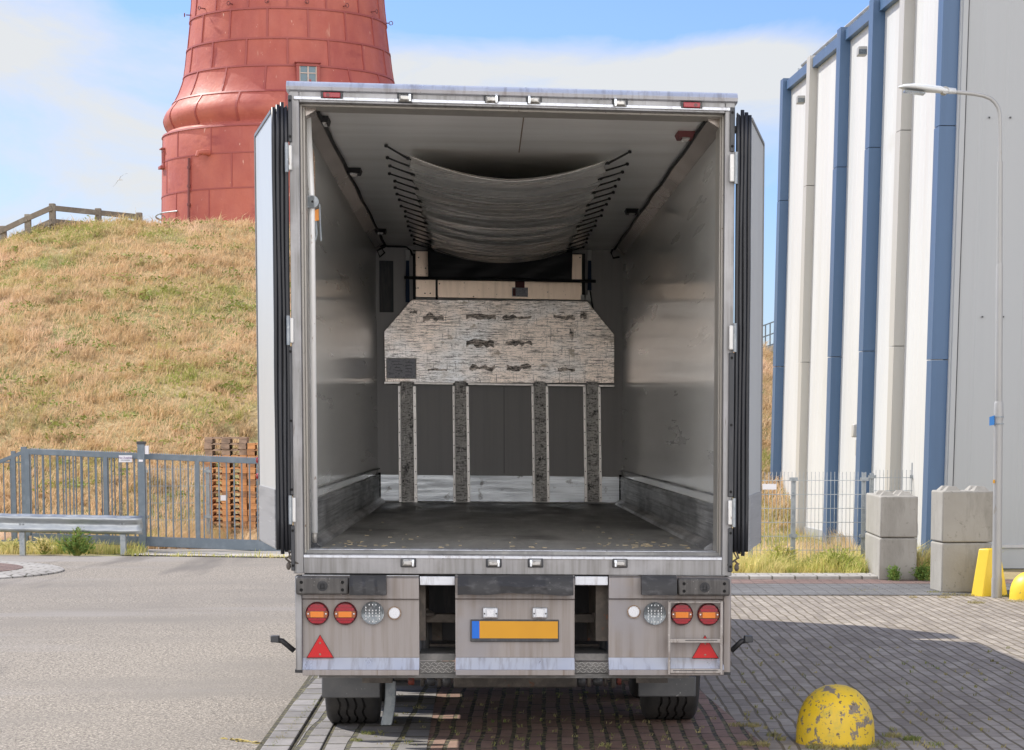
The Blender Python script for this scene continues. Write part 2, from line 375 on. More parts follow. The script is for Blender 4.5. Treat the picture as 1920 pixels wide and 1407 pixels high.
M['reflector_red'] = mat('red_triangle_reflector', (.52, .004, .007), .4, 0, [((240, 20, 240), .5, .6, (.46, .004, .007), 1)])
M['plate_yellow'] = mat('yellow_number_plate', (.62, .30, .008), .45, 0, [((3, 3, 3), .45, .65, (.58, .275, .008), 3)])
M['plate_blue'] = mat('blue_number_plate_band', (.0, .13, .60), .45)
M['lamp_glass'] = mat('marker_lamp_glass', (.50, .49, .46), .12, .35, [((40, 40, 40), .5, .65, (.25, .24, .22), 2)], coat=.5)
M['checker'] = mat('checker_plate', (.12, .12, .117), .5, .5, [((8, 8, 8), .45, .65, (.19, .185, .18), 5)], [((70, 70, 70), .3, .006, 2)])
M['treadbar'] = mat('raised_tread', (.34, .34, .33), .4, .6)
M['redpaint'] = mat('red_lighthouse_paint', (.435, .128, .092), .68, 0, [((.5, .5, .35), .42, .68, (.33, .078, .066), 5), ((3, 3, .6), .55, .75, (.42, .12, .095), 5), ((9, 9, 2.5), .70, .74, (.62, .37, .30), 3), ((1.6, 1.6, .25), .58, .74, (.34, .085, .065), 6, .7), ((5, 5, .5), .66, .74, (.50, .24, .18), 4), ((.8, .8, 1.6), .60, .72, (.29, .066, .058), 6)], [((2.5, 2.5, 2.5), .25, .06, 4), ((10, 10, 10), .2, .02, 3)], coord='World', rvar=((2, 2, 2), .5, .72), spec=.35)
M['redseam'] = mat('red_lighthouse_seam', (.30, .065, .055), .55, 0, coord='World')
M['pipe_dark'] = mat('dark_red_iron', (.16, .045, .045), .6)
M['winglass'] = mat('window_glass', (.10, .16, .20), .08, .1)
M['winframe'] = mat('window_frame_grey', (.48, .40, .36), .5)
M['wood'] = mat('weathered_grey_wood', (.21, .175, .14), .85, 0, [((8, 8, 8), .42, .66, (.16, .14, .115), 5), ((3, 3, 3), .55, .7, (.28, .255, .21), 4)], [((15, 15, 15), .5, .02, 5)], coord='World')
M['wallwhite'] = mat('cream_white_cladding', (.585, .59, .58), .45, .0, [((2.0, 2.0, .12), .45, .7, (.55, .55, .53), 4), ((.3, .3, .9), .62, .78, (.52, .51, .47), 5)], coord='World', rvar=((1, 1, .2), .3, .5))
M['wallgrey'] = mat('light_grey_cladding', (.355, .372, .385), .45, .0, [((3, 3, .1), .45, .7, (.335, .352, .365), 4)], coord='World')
M['pilwhite'] = mat('white_cover_strip', (.44, .43, .40), .42, .0, [((4, 4, .3), .45, .7, (.41, .40, .375), 4)], coord='World')
M['pilblue'] = mat('blue_cover_strip', (.060, .120, .225), .42, .0, [((4, 4, .3), .45, .7, (.052, .105, .20), 4)], coord='World')
M['concrete'] = mat('cast_concrete', (.34, .325, .29), .85, 0, [((3.5, 3.5, .7), .52, .68, (.21, .20, .175), 6, .7), ((2.2, 2.2, 2.2), .42, .68, (.30, .285, .25), 6), ((14, 14, 14), .62, .72, (.22, .21, .18), 4), ((5, 5, 1.0), .58, .72, (.25, .235, .20), 5)], [((25, 25, 25), .35, .01, 5)])
M['yellow'] = mat('chipped_yellow_paint', (.72, .49, .022), .48, 0, [((3, 3, 3), .45, .7, (.62, .42, .02), 4), ((5, 5, 5), .58, .70, (.42, .35, .06), 6, .7), ((8, 8, 8), .575, .59, (.20, .165, .125), 6, .7), ((30, 30, 34), .62, .64, (.12, .085, .055), 4), ((22, 22, 8), .64, .66, (.17, .15, .12), 4), ((2.2, 2.2, 5), .60, .63, (.23, .20, .15), 7, .75)], [((14, 14, 14), .2, .01, 4)], rvar=((6, 6, 6), .35, .6))
M['yellow_dark'] = mat('cleaner_yellow_paint', (.82, .57, .03), .45, 0, [((9, 9, 9), .66, .70, (.30, .22, .08), 5, .7)], [((14, 14, 14), .2, .01, 4)])
M['palwood'] = mat('fresh_pallet_wood', (.66, .32, .13), .8, 0, [((6, 6, 20), .4, .65, (.52, .24, .10), 5)], coord='World')
M['palwood_old'] = mat('weathered_pallet_wood', (.42, .29, .21), .85, 0, [((6, 6, 20), .4, .65, (.21, .15, .11), 5)], coord='World')
M['palwood_mid'] = mat('brown_pallet_wood', (.52, .26, .12), .85, 0, [((6, 6, 20), .4, .65, (.26, .14, .08), 5)], coord='World')
M['lamp_metal'] = mat('pale_grey_lamp_post', (.38, .38, .37), .5, .25, [((5, 5, 1), .45, .7, (.33, .33, .32), 5), ((30, 30, 6), .64, .7, (.32, .30, .26), 4)])
M['lamp_head'] = mat('white_lamp_head', (.66, .68, .68), .4)
M['blue_sign'] = mat('blue_plastic_sign', (.03, .20, .55), .4)
M['gull'] = mat('gull_grey_feathers', (.34, .36, .38), .8)
M['gullwhite'] = mat('gull_white_feathers', (.7, .7, .7), .8)
M['signwhite'] = mat('white_enamel_sign', (.75, .74, .78), .4)
M['purple'] = mat('purple_lettering', (.16, .06, .26), .5)
M['greyink'] = mat('grey_lettering', (.25, .26, .33), .5)
M['straw'] = mat('pale_straw', (.40, .33, .21), .8)
M['stone'] = mat('rubber_black_tie', (.012, .012, .012), .6)
M['cabpaint'] = mat('white_cab_paint', (.6, .6, .6), .4)

# ------------------------------------------------------------------ ground
def sheet(name, pts, z, m, kind='structure'):
    b = MB(); b.add([(p[0], p[1], z) for p in pts], [tuple(range(len(pts)))])
    o = b.build(name, m); tag(o, kind=kind); return o

M['soil'] = mat('dry_grass_soil', (.30, .235, .12), .95, 0, [((.8, .8, .8), .42, .62, (.16, .19, .06), 6), ((4, 4, 4), .5, .7, (.38, .29, .17), 5)], [((12, 12, 12), .6, .05, 5)], coord='World')
M['asphalt'] = mat('pale_chipped_asphalt', (.205, .178, .146), .9, 0, [((40, 27, 40), .48, .58, (.40, .36, .30), 2, .9), ((56, 38, 56), .52, .62, (.08, .068, .055), 2, .9), ((.35, .5, 1), .46, .70, (.19, .17, .145), 5), ((.10, .30, 1), .56, .68, (.26, .24, .22), 4), ((.5, .05, 1), .60, .68, (.13, .115, .10), 4), ((1.2, 1.2, 1), .72, .76, (.09, .08, .07), 3)], [((70, 70, 70), .7, .01, 2)], coord='World')
M['bounce'] = mat('pale_bounce_apron', (.58, .57, .56), .9, 0, [((1, 1, 1), .42, .66, (.50, .49, .48), 5)], coord='World')
M['slab'] = mat('pale_concrete_slab', (.43, .40, .35), .9, 0, [((2, 2, 2), .42, .66, (.36, .33, .28), 5)], coord='World')
M['pave'] = brick_mat('grey_paving_bricks', (.29, .25, .205), (.42, .37, .305), (.17, .14, .10), .38, .098, .011, moss=(.155, .12, .05))
M['pave_red'] = brick_mat('red_brown_paving_bricks', (.25, .15, .112), (.36, .23, .175), (.042, .034, .026), .36, .1, .016, moss=(.19, .16, .07))
M['pave_far'] = brick_mat('cross_laid_grey_bricks', (.15, .15, .15), (.20, .20, .198), (.06, .055, .045), .30, .1, .01, swap=False)
M['pave_redfar'] = brick_mat('red_edge_bricks', (.20, .12, .10), (.26, .17, .14), (.08, .06, .05), .30, .1, .01, swap=False)
M['kerb'] = brick_mat('grey_kerb_bricks', (.22, .21, .20), (.31, .295, .285), (.06, .055, .045), .36, .3, .020, moss=(.15, .14, .06))
M['kerbgap'] = mat('mossy_kerb_joint', (.05, .045, .03), .95, 0, [((20, 20, 20), .5, .65, (.16, .14, .06), 4)], coord='World')
M['granite'] = brick_mat('pale_granite_setts', (.38, .36, .33), (.48, .46, .42), (.16, .15, .12), .3, .2, .012, swap=False)

sheet('ground', [(-900, -300), (900, -300), (900, 1500), (-900, 1500)], -.012, M['soil'])
KX0, KX1 = -1.80, -1.66          # where the asphalt meets the kerb bricks, near and far
def kx(y): return -1.74 - .0274 * (y - 14.0)
ROAD_FAR = 37.3
sheet('asphalt_road', [(-80, -12), (kx(-12), -12), (kx(ROAD_FAR), ROAD_FAR - .9), (-3.3, ROAD_FAR - .6), (-8.5, ROAD_FAR + .1), (-80, ROAD_FAR + 2.5)], 0.0, M['asphalt'])
sheet('brick_paving', [(kx(-12) + .55, -12), (60, -12), (60, 31.2), (kx(31.2) + .55, 31.2)], 0.0, M['pave'])
sheet('red_brick_paving', [(kx(-12) + 1.0, -12), (1.75, -12), (1.35, 14.2), (1.05, 19), (.75, 30.0), (kx(30) + 1.0, 30.0)], .004, M['pave_red'])
sheet('paving_band', [(-1.2, 27.97), (5.9, 27.97), (6.1, 30.1), (-1.2, 30.1)], .008, M['pave_far'])
sheet('red_paving_edge', [(-1.2, 30.1), (6.2, 30.1), (6.2, 31.0), (-1.2, 31.0)], .010, M['pave_redfar'])
# kerb rows of grey bricks between asphalt and paving
for i, (a, w) in enumerate(((0.0, .17), (.20, .16))):
    b = MB(); z = .02 - i * .006
    ys = [-12, ROAD_FAR - 5]
    b.hexa([(kx(ys[0]) + a, ys[0], -.02), (kx(ys[0]) + a + w, ys[0], -.02), (kx(ys[0]) + a + w, ys[0], z), (kx(ys[0]) + a, ys[0], z)],
           [(kx(ys[1]) + a, ys[1], -.02), (kx(ys[1]) + a + w, ys[1], -.02), (kx(ys[1]) + a + w, ys[1], z), (kx(ys[1]) + a, ys[1], z)])
    tag(b.build('kerb', M['kerb'], bevel=.006), kind='structure')
sheet('bounce_apron', [(-1.2, -60), (60, -60), (60, 2.5), (-1.2, 2.5)], .012, M['bounce'])  # unseen pale ground behind the camera, added to bounce sunlight into the box
sheet('kerb_joint', [(kx(-12) - .04, -12), (kx(-12) + .56, -12), (kx(32) + .56, 32), (kx(32) - .04, 32)], .003, M['kerbgap'])
sheet('kerb_bricks', [(kx(-12) + .40, -12), (kx(-12) + 1.02, -12), (kx(32) + 1.02, 31), (kx(32) + .40, 31)], .007, M['kerb'])
# granite edge at the far side of the yard
b = MB(); b.box(-1.5, 4.4, 31.0, 31.75, -.05, .05); tag(b.build('stone_edge', M['granite'], bevel=.01), kind='structure')
# concrete threshold under the sliding gate
a0, a1 = gp(285, 1041), gp(600, 1049)
sheet('concrete_threshold', [(-6.7, 37.35), (-2.0, 36.1), (-2.0, 41), (-6.7, 41)], .006, M['slab'])
sheet('kerb_gutter', [(-6.9, 37.25), (-2.0, 36.05), (-2.0, 36.3), (-6.9, 37.5)], .010, M['kerbgap'])
# traffic island at the left
isl = MB(); isl.lathe([(2.62, -.02), (2.62, .02), (2.55, .045), (2.06, .05), (2.06, -.02)], (-9.45, 32.7, 0), 64)
tag(isl.build('island_kerb_ring', M['granite'], smooth=True), kind='structure')
isl = MB(); isl.lathe([(2.05, .0), (2.05, .055), (1.4, .10), (0.0, .14)], (-9.45, 32.7, 0), 48)
tag(isl.build('island_paving', M['pave_redfar'], smooth=True), kind='structure')
# yellow paint splash on the asphalt
rnd = random.Random(5)
M['splash'] = mat('yellow_paint_speck', (.52, .40, .10), .85)
b = MB()
for k in range(70):
    t = rnd.random(); p = gp(418 + 105 * t, 1385 + 14 * t + rnd.gauss(0, 1.2)); r = rnd.uniform(.004, .014)
    a = rnd.random() * 6
    b.add([(p.x + r * math.cos(a + q * 1.57) * (2.2 if q % 2 else 1), p.y + 2 * r * math.sin(a + q * 1.57), .003) for q in range(4)], [(0, 1, 2, 3)])
tag(b.build('paint_specks', M['splash']), 'faint yellow paint specks on the asphalt by the kerb', 'paint marks', kind='stuff')

# ------------------------------------------------------------------ dune
CREST_Y = 66.0
_cx = []; _cz = []
for px, py in ((-700, 640), (-300, 560), (-60, 474), (0, 458), (50, 443), (100, 428), (160, 422), (230, 421), (300, 424), (540, 432), (700, 436), (1000, 470), (1300, 590), (1440, 658), (1600, 690), (2400, 700)):
    p = at(px, py, CREST_Y); _cx.append(p.x); _cz.append(p.z)
_rng = np.random.RandomState(3)
_ph = _rng.rand(24, 4)
def relief(X, Y, amp=1.0):
    s = np.zeros_like(X)
    for i in range(24):
        k = .25 + 3.2 * (i / 24.0) ** 1.6
        a = _ph[i, 0] * 6.283
        s += np.sin(X * k * math.cos(a) + Y * k * math.sin(a) * .8 + _ph[i, 1] * 6.283) / (1 + k * 1.6)
    return s * .045 * amp
def dune_h(X, Y):
    X = np.asarray(X, float); Y = np.asarray(Y, float)
    hc = np.interp(X, _cx, _cz)
    foot = 44.5
    t = np.clip((Y - foot) / (CREST_Y - foot), 0, 1.0)
    t = t ** .92
    z = hc * t + relief(X, Y) * np.clip((Y - foot) / 2.5, 0, 1)
    back = np.clip((Y - CREST_Y) / 60.0, 0, 1)
    z = z - back * back * hc * 1.05 - .03 * np.clip(Y - CREST_Y, 0, 20) * 0.4
    return np.where(Y < foot, -.03, z)
def grid_mesh(name, xs, ys, hf, m):
    X, Y = np.meshgrid(xs, ys); Z = hf(X, Y)
    V = np.stack([X, Y, Z], -1).reshape(-1, 3)
    nx, ny = len(xs), len(ys)
    i = np.arange(nx - 1); j = np.arange(ny - 1); I, J = np.meshgrid(i, j)
    a = J * nx + I
    Fq = np.stack([a, a + 1, a + nx + 1, a + nx], -1).reshape(-1, 4)
    me = bpy.data.meshes.new(name)
    me.vertices.add(len(V)); me.vertices.foreach_set('co', V.astype(np.float32).ravel())
    me.loops.add(Fq.size); me.loops.foreach_set('vertex_index', Fq.astype(np.int32).ravel())
    me.polygons.add(len(Fq)); me.polygons.foreach_set('loop_start', np.arange(0, Fq.size, 4, dtype=np.int32)); me.polygons.foreach_set('loop_total', np.full(len(Fq), 4, dtype=np.int32))
    me.update(calc_edges=True); me.shade_smooth()
    me.materials.append(m)
    o = bpy.data.objects.new(name, me); COL.objects.link(o); return o
M['dunesoil'] = mat('dune_turf', (.34, .245, .115), .95, 0, [((.45, .45, .9), .46, .60, (.17, .19, .045), 6), ((2.4, 1.2, 2.4), .45, .7, (.42, .31, .16), 6)], [((5, 5, 5), .8, .15, 6)], coord='World')
o = grid_mesh('dune_hill', np.concatenate([np.linspace(-120, -24, 30), np.arange(-23.5, 14, .3), np.linspace(14.5, 90, 30)]),
              np.concatenate([np.arange(44.0, 74, .3), np.linspace(75, 130, 30)]), dune_h, M['dunesoil'])
tag(o, kind='structure')

def blades_object(name, X, Y, Z, H, Wd, lean, m, seed=1, seg=1, split=1):
    """one curved thin triangle (two-segment) blade per point"""
    n = len(X); rs = np.random.RandomState(seed)
    az = rs.rand(n) * 2 * np.pi; fx, fy = np.cos(az), np.sin(az)
    la = rs.rand(n) * 2 * np.pi
    lx = np.cos(la) * lean * rs.rand(n) * H + .25 * lean * H; ly = np.sin(la) * lean * rs.rand(n) * H
    base = np.stack([X, Y, Z], -1)
    wv = np.stack([fx * Wd / 2, fy * Wd / 2, np.zeros(n)], -1)
    mid = base + np.stack([lx * .35, ly * .35, H * .55], -1)
    tip = base + np.stack([lx, ly, H * (1 - .3 * np.minimum(1, np.hypot(lx, ly) / np.maximum(H, .01)))], -1)
    V = np.stack([base - wv, base + wv, mid + wv * .7, mid - wv * .7, tip], 1).reshape(-1, 3)
    k = np.arange(n)[:, None] * 5
    loops = np.concatenate([k + np.array([[0, 1, 2, 3]]), k + np.array([[3, 2, 4]])], 1).ravel()
    ls = np.stack([np.arange(n) * 7, np.arange(n) * 7 + 4], 1).ravel(); lt = np.tile([4, 3], n)
    me = bpy.data.meshes.new(name)
    me.vertices.add(len(V)); me.vertices.foreach_set('co', V.astype(np.float32).ravel())
    me.loops.add(len(loops)); me.loops.foreach_set('vertex_index', loops.astype(np.int32))
    me.polygons.add(len(ls)); me.polygons.foreach_set('loop_start', ls.astype(np.int32)); me.polygons.foreach_set('loop_total', lt.astype(np.int32))
    me.update(calc_edges=True); me.materials.append(m)
    o = bpy.data.objects.new(name, me); COL.objects.link(o); return o

def grass_mat(name, dry, dry2, green, scale, lo, hi, extra=()):
    m = mat(name, dry, .8, 0, [((1.3, .9, 1.3), .42, .62, dry2, 5), (scale, lo, hi, green, 7, .68), ((9, 9, 9), .5, .66, tuple(min(1, c * 1.25) for c in dry), 2), ((.9, .7, 1.2), .55, .66, tuple(c * .50 for c in dry2), 6, .7), ((.28, .22, .4), .54, .66, tuple(min(1, c * q) for c, q in zip(dry, (1.2, 1.18, 1.35))), 5)] + list(extra), coord='World', spec=.15)
    n, l = m.node_tree.nodes, m.node_tree.links
    b = n['Principled BSDF']; out = n['Material Output']
    tr = n.new('ShaderNodeBsdfTranslucent'); src = b.inputs['Base Color'].links[0].from_socket; l.new(src, tr.inputs['Color'])
    ms = n.new('ShaderNodeMixShader'); ms.inputs[0].default_value = .35
    l.new(b.outputs[0], ms.inputs[1]); l.new(tr.outputs[0], ms.inputs[2]); l.new(ms.outputs[0], out.inputs[0])
    return m
M['dunegrass'] = grass_mat('dry_dune_grass', (.64, .47, .29), (.56, .40, .21), (.34, .37, .10), (.38, .30, .6), .52, .62)
M['weedgrass'] = grass_mat('green_yellow_weeds', (.66, .56, .25), (.56, .53, .15), (.34, .41, .09), (1.6, 1.6, 1.6), .46, .60)
M['freshgrass'] = grass_mat('fresh_green_leaves', (.16, .25, .06), (.12, .21, .045), (.22, .32, .08), (5, 5, 5), .5, .6)

rs = np.random.RandomState(11)
n = 210000
X = rs.uniform(-19, 10.5, n); Y = rs.uniform(44.6, 69.5, n)
keep = (X < 4.9) | (Y > 50) | (X > 4.2)
clump = np.sin(X * 2.1 + np.sin(Y * 1.7) * 1.3) * np.sin(Y * 1.9 + np.sin(X * 1.3)) * .5 + .5
hid = (X > -6.4) & (X < 4.0)      # strip hidden behind the lorry: thinner there
keep &= (~hid) | (rs.rand(n) < .12)
X, Y, clump = X[keep], Y[keep], clump[keep]
Z = dune_h(X, Y) - .02
H = (.10 + .17 * rs.rand(len(X))) * (.6 + .9 * clump)
H[rs.rand(len(X)) < .012] *= 2.1
nt = 5200
tx = rs.uniform(-19, 10.5, nt); ty = rs.uniform(44.8, 68.5, nt)
kt = ((tx < -6.2) | (tx > 4.2)) & (rs.rand(nt) < .35 + .65 * (np.sin(tx * .7 + 1.3 * np.sin(ty * .35)) * np.sin(ty * .55 + tx * .2) > -.1))
tx, ty = tx[kt], ty[kt]; nb = 26
ts = rs.uniform(.5, 1.5, len(tx)) ** 1.5; TX = np.repeat(tx, nb); TYY = np.repeat(ty, nb); TS = np.repeat(ts, nb)
aa = rs.rand(len(TX)) * 6.283; qq = .13 * TS * np.sqrt(rs.rand(len(TX))); TX = TX + qq * np.cos(aa); TYY = TYY + qq * np.sin(aa)
TH = (.16 + .20 * rs.rand(len(TX))) * TS * (1.2 - qq / .3)
X = np.concatenate([X, TX]); Y = np.concatenate([Y, TYY]); Z = np.concatenate([Z, dune_h(TX, TYY) - .02]); H = np.concatenate([H * .8, np.maximum(TH, .06)])
o = blades_object('dune_grass', X, Y, Z, H, rs.uniform(.012, .030, len(X)), 1.25, M['dunegrass'], 4)
tag(o, 'sunburnt straw and green grass covering the slope of the dune', 'grass', kind='stuff')

# leafy weed patches on the dune
M['leaf'] = mat('weed_leaves', (.20, .25, .055), .7, 0, [((.8, .8, .8), .45, .6, (.30, .31, .08), 3)], coord='World', spec=.2)
def leafy(name, pts, m, size, label, cat, seed, kind='stuff'):
    r = random.Random(seed); b = MB()
    for (x, y, z, rad, hgt, cnt) in pts:
        for k in range(cnt):
            a = r.random() * 6.283; q = rad * math.sqrt(r.random()); h = hgt * r.random() * (1.1 - q / rad * .6)
            c = Vector((x + q * math.cos(a), y + q * math.sin(a), z + h)); s = size * r.uniform(.5, 1.4)
            d = Vector((r.gauss(0, 1), r.gauss(0, 1), r.gauss(.2, .6))).normalized(); e = d.cross(Vector((r.gauss(0, 1), r.gauss(0, 1), r.gauss(0, 1)))).normalized()
            b.add([c - d * s, c + e * s * .35, c + d * s, c - e * s * .35], [(0, 1, 2, 3)])
    o = b.build(name, m); tag(o, label, cat, kind=kind); return o
r_ = random.Random(8); pts = []
for k in range(170):
    x = r_.uniform(-19, -6.2) if k % 6 else r_.uniform(4.6, 8)
    y = r_.uniform(46, 66.5)
    if k % 3 == 0: x = r_.uniform(-11, -6.2)
    pts.append((x, y, float(dune_h(x, y)), r_.uniform(.2, .7), r_.uniform(.12, .3), 60))
leafy('dune_weeds', pts, M['leaf'], .05, 'low green leafy weeds scattered among the dune grass', 'weeds', 9)

# verges
def scatter(name, poly_fn, n, box, hgt, wd, lean, m, label, cat, seed, zf=None):
    rs = np.random.RandomState(seed)
    X = rs.uniform(box[0], box[1], n); Y = rs.uniform(box[2], box[3], n)
    k = poly_fn(X, Y); X, Y = X[k], Y[k]
    Z = np.zeros(len(X)) - .01 if zf is None else zf(X, Y)
    c = np.sin(X * 3.3 + np.sin(Y * 2.3) * 2) * np.sin(Y * 3.9 + np.sin(X * 2.7) * 2) * .5 + .5
    H = (hgt * .35 + hgt * .65 * rs.rand(len(X))) * (.35 + .95 * c)
    o = blades_object(name, X, Y, Z, H, rs.uniform(wd * .6, wd * 1.3, len(X)), lean, m, seed)
    tag(o, label, cat, kind='stuff'); return o
scatter('verge_grass', lambda X, Y: (X > -16) & (Y > 37.9 - .08 * (X + 8)), 9000, (-12, -6.6, 36.9, 38.6), .34, .014, .6, M['weedgrass'],
        'grass verge growing under the guard rail', 'grass', 21)
scatter('gate_foot_weeds', lambda X, Y: np.abs(Y - (37.30 - .245 * (X + 6.7))) < .16 * (.4 + .6 * np.sin(X * 4) ** 2), 2600, (-6.8, -3.4, 36.2, 37.6), .16, .012, .6, M['weedgrass'],
        'small weeds in the gutter in front of the sliding gate', 'weeds', 22)
scatter('yard_grass', lambda X, Y: Y < 44.7, 26000, (-14, -3.0, 39.3, 44.7), .45, .02, .7, M['dunegrass'],
        'dry tall grass between the gate and the dune', 'grass', 23)
scatter('fence_weeds', lambda X, Y: (Y > 31.7 + .5 * np.sin(X * 3.1) ** 2), 9000, (2.4, 4.75, 31.5, 35.5), .36, .013, .85, M['weedgrass'],
        'yellow green weeds along the foot of the mesh fence', 'weeds', 24)
scatter('building_weeds', lambda X, Y: Y > 35, 5000, (2.6, 5.6, 35.3, 45), .34, .016, .6, M['dunegrass'],
        'dry grass between mesh fence and dune', 'grass', 25)
scatter('block_weeds', lambda X, Y: Y > 30.6, 2600, (5.0, 5.75, 30.7, 33.0), .5, .013, .55, M['weedgrass'],
        'grass and weeds between the two concrete block stacks', 'weeds', 26)

# ------------------------------------------------------------------ lighthouse
TY = 76.0
tc0 = at(545, 425, TY)
tower = thing('lighthouse', (tc0.x, TY, tc0.z), 'tall red iron lighthouse standing on top of the grassy dune', 'lighthouse')
def tprof(py, half):
    p = at(545, py, TY); q = at(545 + half, py, TY); return (q.x - p.x) * .997, p.z
PROF = [(470, 241), (425, 240), (380, 239), (320, 238), (266, 236.5), (262, 235), (258, 230), (255, 225), (252, 226), (247, 229.5), (240, 232.5), (233, 234),
        (226, 233), (218, 229), (208, 221), (198, 213.5), (185, 207), (168, 200.5), (153, 196), (130, 192.5), (103, 189.5), (75, 186.5), (48, 183.5), (20, 180.5), (0, 179), (-60, 176)]
prof = [tprof(*p) for p in PROF]
def rad_at(z):
    zs = [p[1] for p in prof]; rr = [p[0] for p in prof]
    return float(np.interp(z, zs, rr))
b = MB(); b.lathe([(r, z) for r, z in prof], (tc0.x, TY, 0), 128)
shell = b.build('tower_shell', M['redpaint'], tower, smooth=True)
cx_, cy_ = tc0.x, TY
def tp(ang, z, dr=0.0):
    """ang measured from the side facing the camera, positive to the right"""
    r = rad_at(z) + dr
    return Vector((cx_ + r * math.sin(ang), cy_ - r * math.cos(ang), z))
def zrow(py_left): return at(545, py_left, TY).z
rows = [zrow(y) for y in (425, 376, 313, 262, 201, 153, 103, 48, -40)]
offs = [-31, -19.5, -30, -17.6, -5.8, 5.5, -5.5, 5.5]
b = MB()
def ring(z, w=.05, d=.025):
    n_ = 128; vs = []
    for k in range(n_):
        th = 2 * math.pi * k / n_
        for (dz, dr) in ((-w / 2, -.01), (-w / 2, d), (w / 2, d), (w / 2, -.01)):
            rr = rad_at(z + dz) + dr
            vs.append((cx_ + rr * math.sin(th), cy_ - rr * math.cos(th), z + dz))
    fs = [(k * 4 + j, k * 4 + (j + 1) % 4, ((k + 1) % n_) * 4 + (j + 1) % 4, ((k + 1) % n_) * 4 + j) for k in range(n_) for j in range(4)]
    b.add(vs, fs)
for i, z in enumerate(rows[1:-1]):
    if i != 2: ring(z, .055 if i > 2 else .04, .03 if i > 2 else .014)
ring(rows[3] - .03, .06, .03)
for i in range(len(rows) - 1):
    z0, z1 = rows[i], rows[i + 1]
    if i == 3: z0 += .12
    for k in range(16):
        th = R(offs[i] + 22.5 * k); n_ = 12; w = R(.45 if i > 2 else .3); d = .028 if i > 2 else .013
        vs = []
        for q in range(n_ + 1):
            z = z0 + (z1 - z0) * q / n_
            for (da, dr) in ((-w, -.01), (-w, d), (w, d), (w, -.01)): vs.append(tp(th + da, z, dr))
        fs = [(q * 4 + j, q * 4 + j + 1, (q + 1) * 4 + j + 1, (q + 1) * 4 + j) for q in range(n_) for j in range(3)]
        b.add(vs, fs)
b.build('seam_flanges', M['redseam'], tower)
def on_tower(px, py):
    z = at(px, py, TY - 3).z
    for _ in range(4):
        X_ = at(px, py, TY).x; r = rad_at(z); s = max(-1, min(1, (X_ - cx_) / r * .985)); th = math.asin(s)
        yy = cy_ - r * math.cos(th); z = at(px, py, yy).z
    return th, z
# windows
def twindow(px0, px1, py0, py1, depth, sash=True):
    th, z0 = on_tower((px0 + px1) / 2, py1); _, z1 = on_tower((px0 + px1) / 2, py0)
    w = (px1 - px0) / F_PX * (TY - 3.5) / max(.72, math.cos(th)) ; zc = (z0 + z1) / 2
    c = tp(th, zc, 0); nx = Vector((math.sin(th), -math.cos(th), 0)); tx = Vector((math.cos(th), math.sin(th), 0)); up = Vector((0, 0, 1))
    def bx(mb, a0, a1, h0, h1, d0, d1):
        f = lambda a, h, d: c + tx * a + up * h + nx * d
        mb.hexa([f(a0, h0, d0), f(a1, h0, d0), f(a1, h1, d0), f(a0, h1, d0)], [f(a0, h0, d1), f(a1, h0, d1), f(a1, h1, d1), f(a0, h1, d1)])
    hh = (z1 - z0) / 2; m1 = MB(); t = .09
    bx(m1, -w / 2, w / 2, hh - t, hh, -.1, depth); bx(m1, -w / 2, w / 2, -hh, -hh + t, -.1, depth)
    bx(m1, -w / 2, -w / 2 + t, -hh + t, hh - t, -.1, depth); bx(m1, w / 2 - t, w / 2, -hh + t, hh - t, -.1, depth)
    bx(m1, -w / 2 - .04, w / 2 + .04, hh, hh + .04, -.1, depth + .06)
    bx(m1, -w / 2 - .07, w / 2 + .07, -hh - .09, -hh, -.1, depth + .10)
    fr = m1.build('window', M['redseam'], tower, bevel=.008)
    m1 = MB(); t2 = t + .045
    bx(m1, -w / 2 + t, w / 2 - t, -hh + t, hh - t, -.1, depth - .05); m1.build('pane', M['winglass'], fr)
    m1 = MB()
    bx(m1, -.02, .02, -hh + t, hh - t, -.1, depth - .02)
    for h in (-hh * .34, hh * .30): bx(m1, -w / 2 + t, w / 2 - t, h - .014, h + .014, -.1, depth - .025)
    bx(m1, -w / 2 + t, -w / 2 + t + .035, -hh + t, hh - t, -.1, depth - .03); bx(m1, w / 2 - t - .035, w / 2 - t, -hh + t, hh - t, -.1, depth - .03)
    m1.build('glazing_bars', M['winframe'], fr)
twindow(580, 622, 121, 170, .10)
twindow(309.5, 323, 281, 312, .05)
# eye bolts round the shaft
for k, px in enumerate((363, 398, 455, 524, 593, 660, 707)):
    th, z = on_tower(px, 34 - (2 if 400 < px < 500 else 0) + max(0, (px - 560) * .09))
    z = zrow(38); b = MB()
    p = tp(th, z, 0); q = tp(th, z, .16); b.tube([p, q], .018, 6)
    c = tp(th, z, .21); tx = Vector((math.cos(th), math.sin(th), 0))
    b.tube([c + tx * (.06 * math.cos(a * .785)) + Vector((0, 0, .06 * math.sin(a * .785))) for a in range(9)], .014, 6)
    b.build('eye_bolt', M['pipe_dark'], tower)
for px, zpy in ((728, 58),):
    b = MB(); th = R(88); z = zrow(45); c = tp(th, z, .12); b.tube([tp(th, z, 0), c], .018, 6)
    b.tube([c + Vector((.06 * math.cos(a * .785) + .05, 0, .06 * math.sin(a * .785))) for a in range(9)], .014, 6); b.build('eye_bolt', M['pipe_dark'], tower)
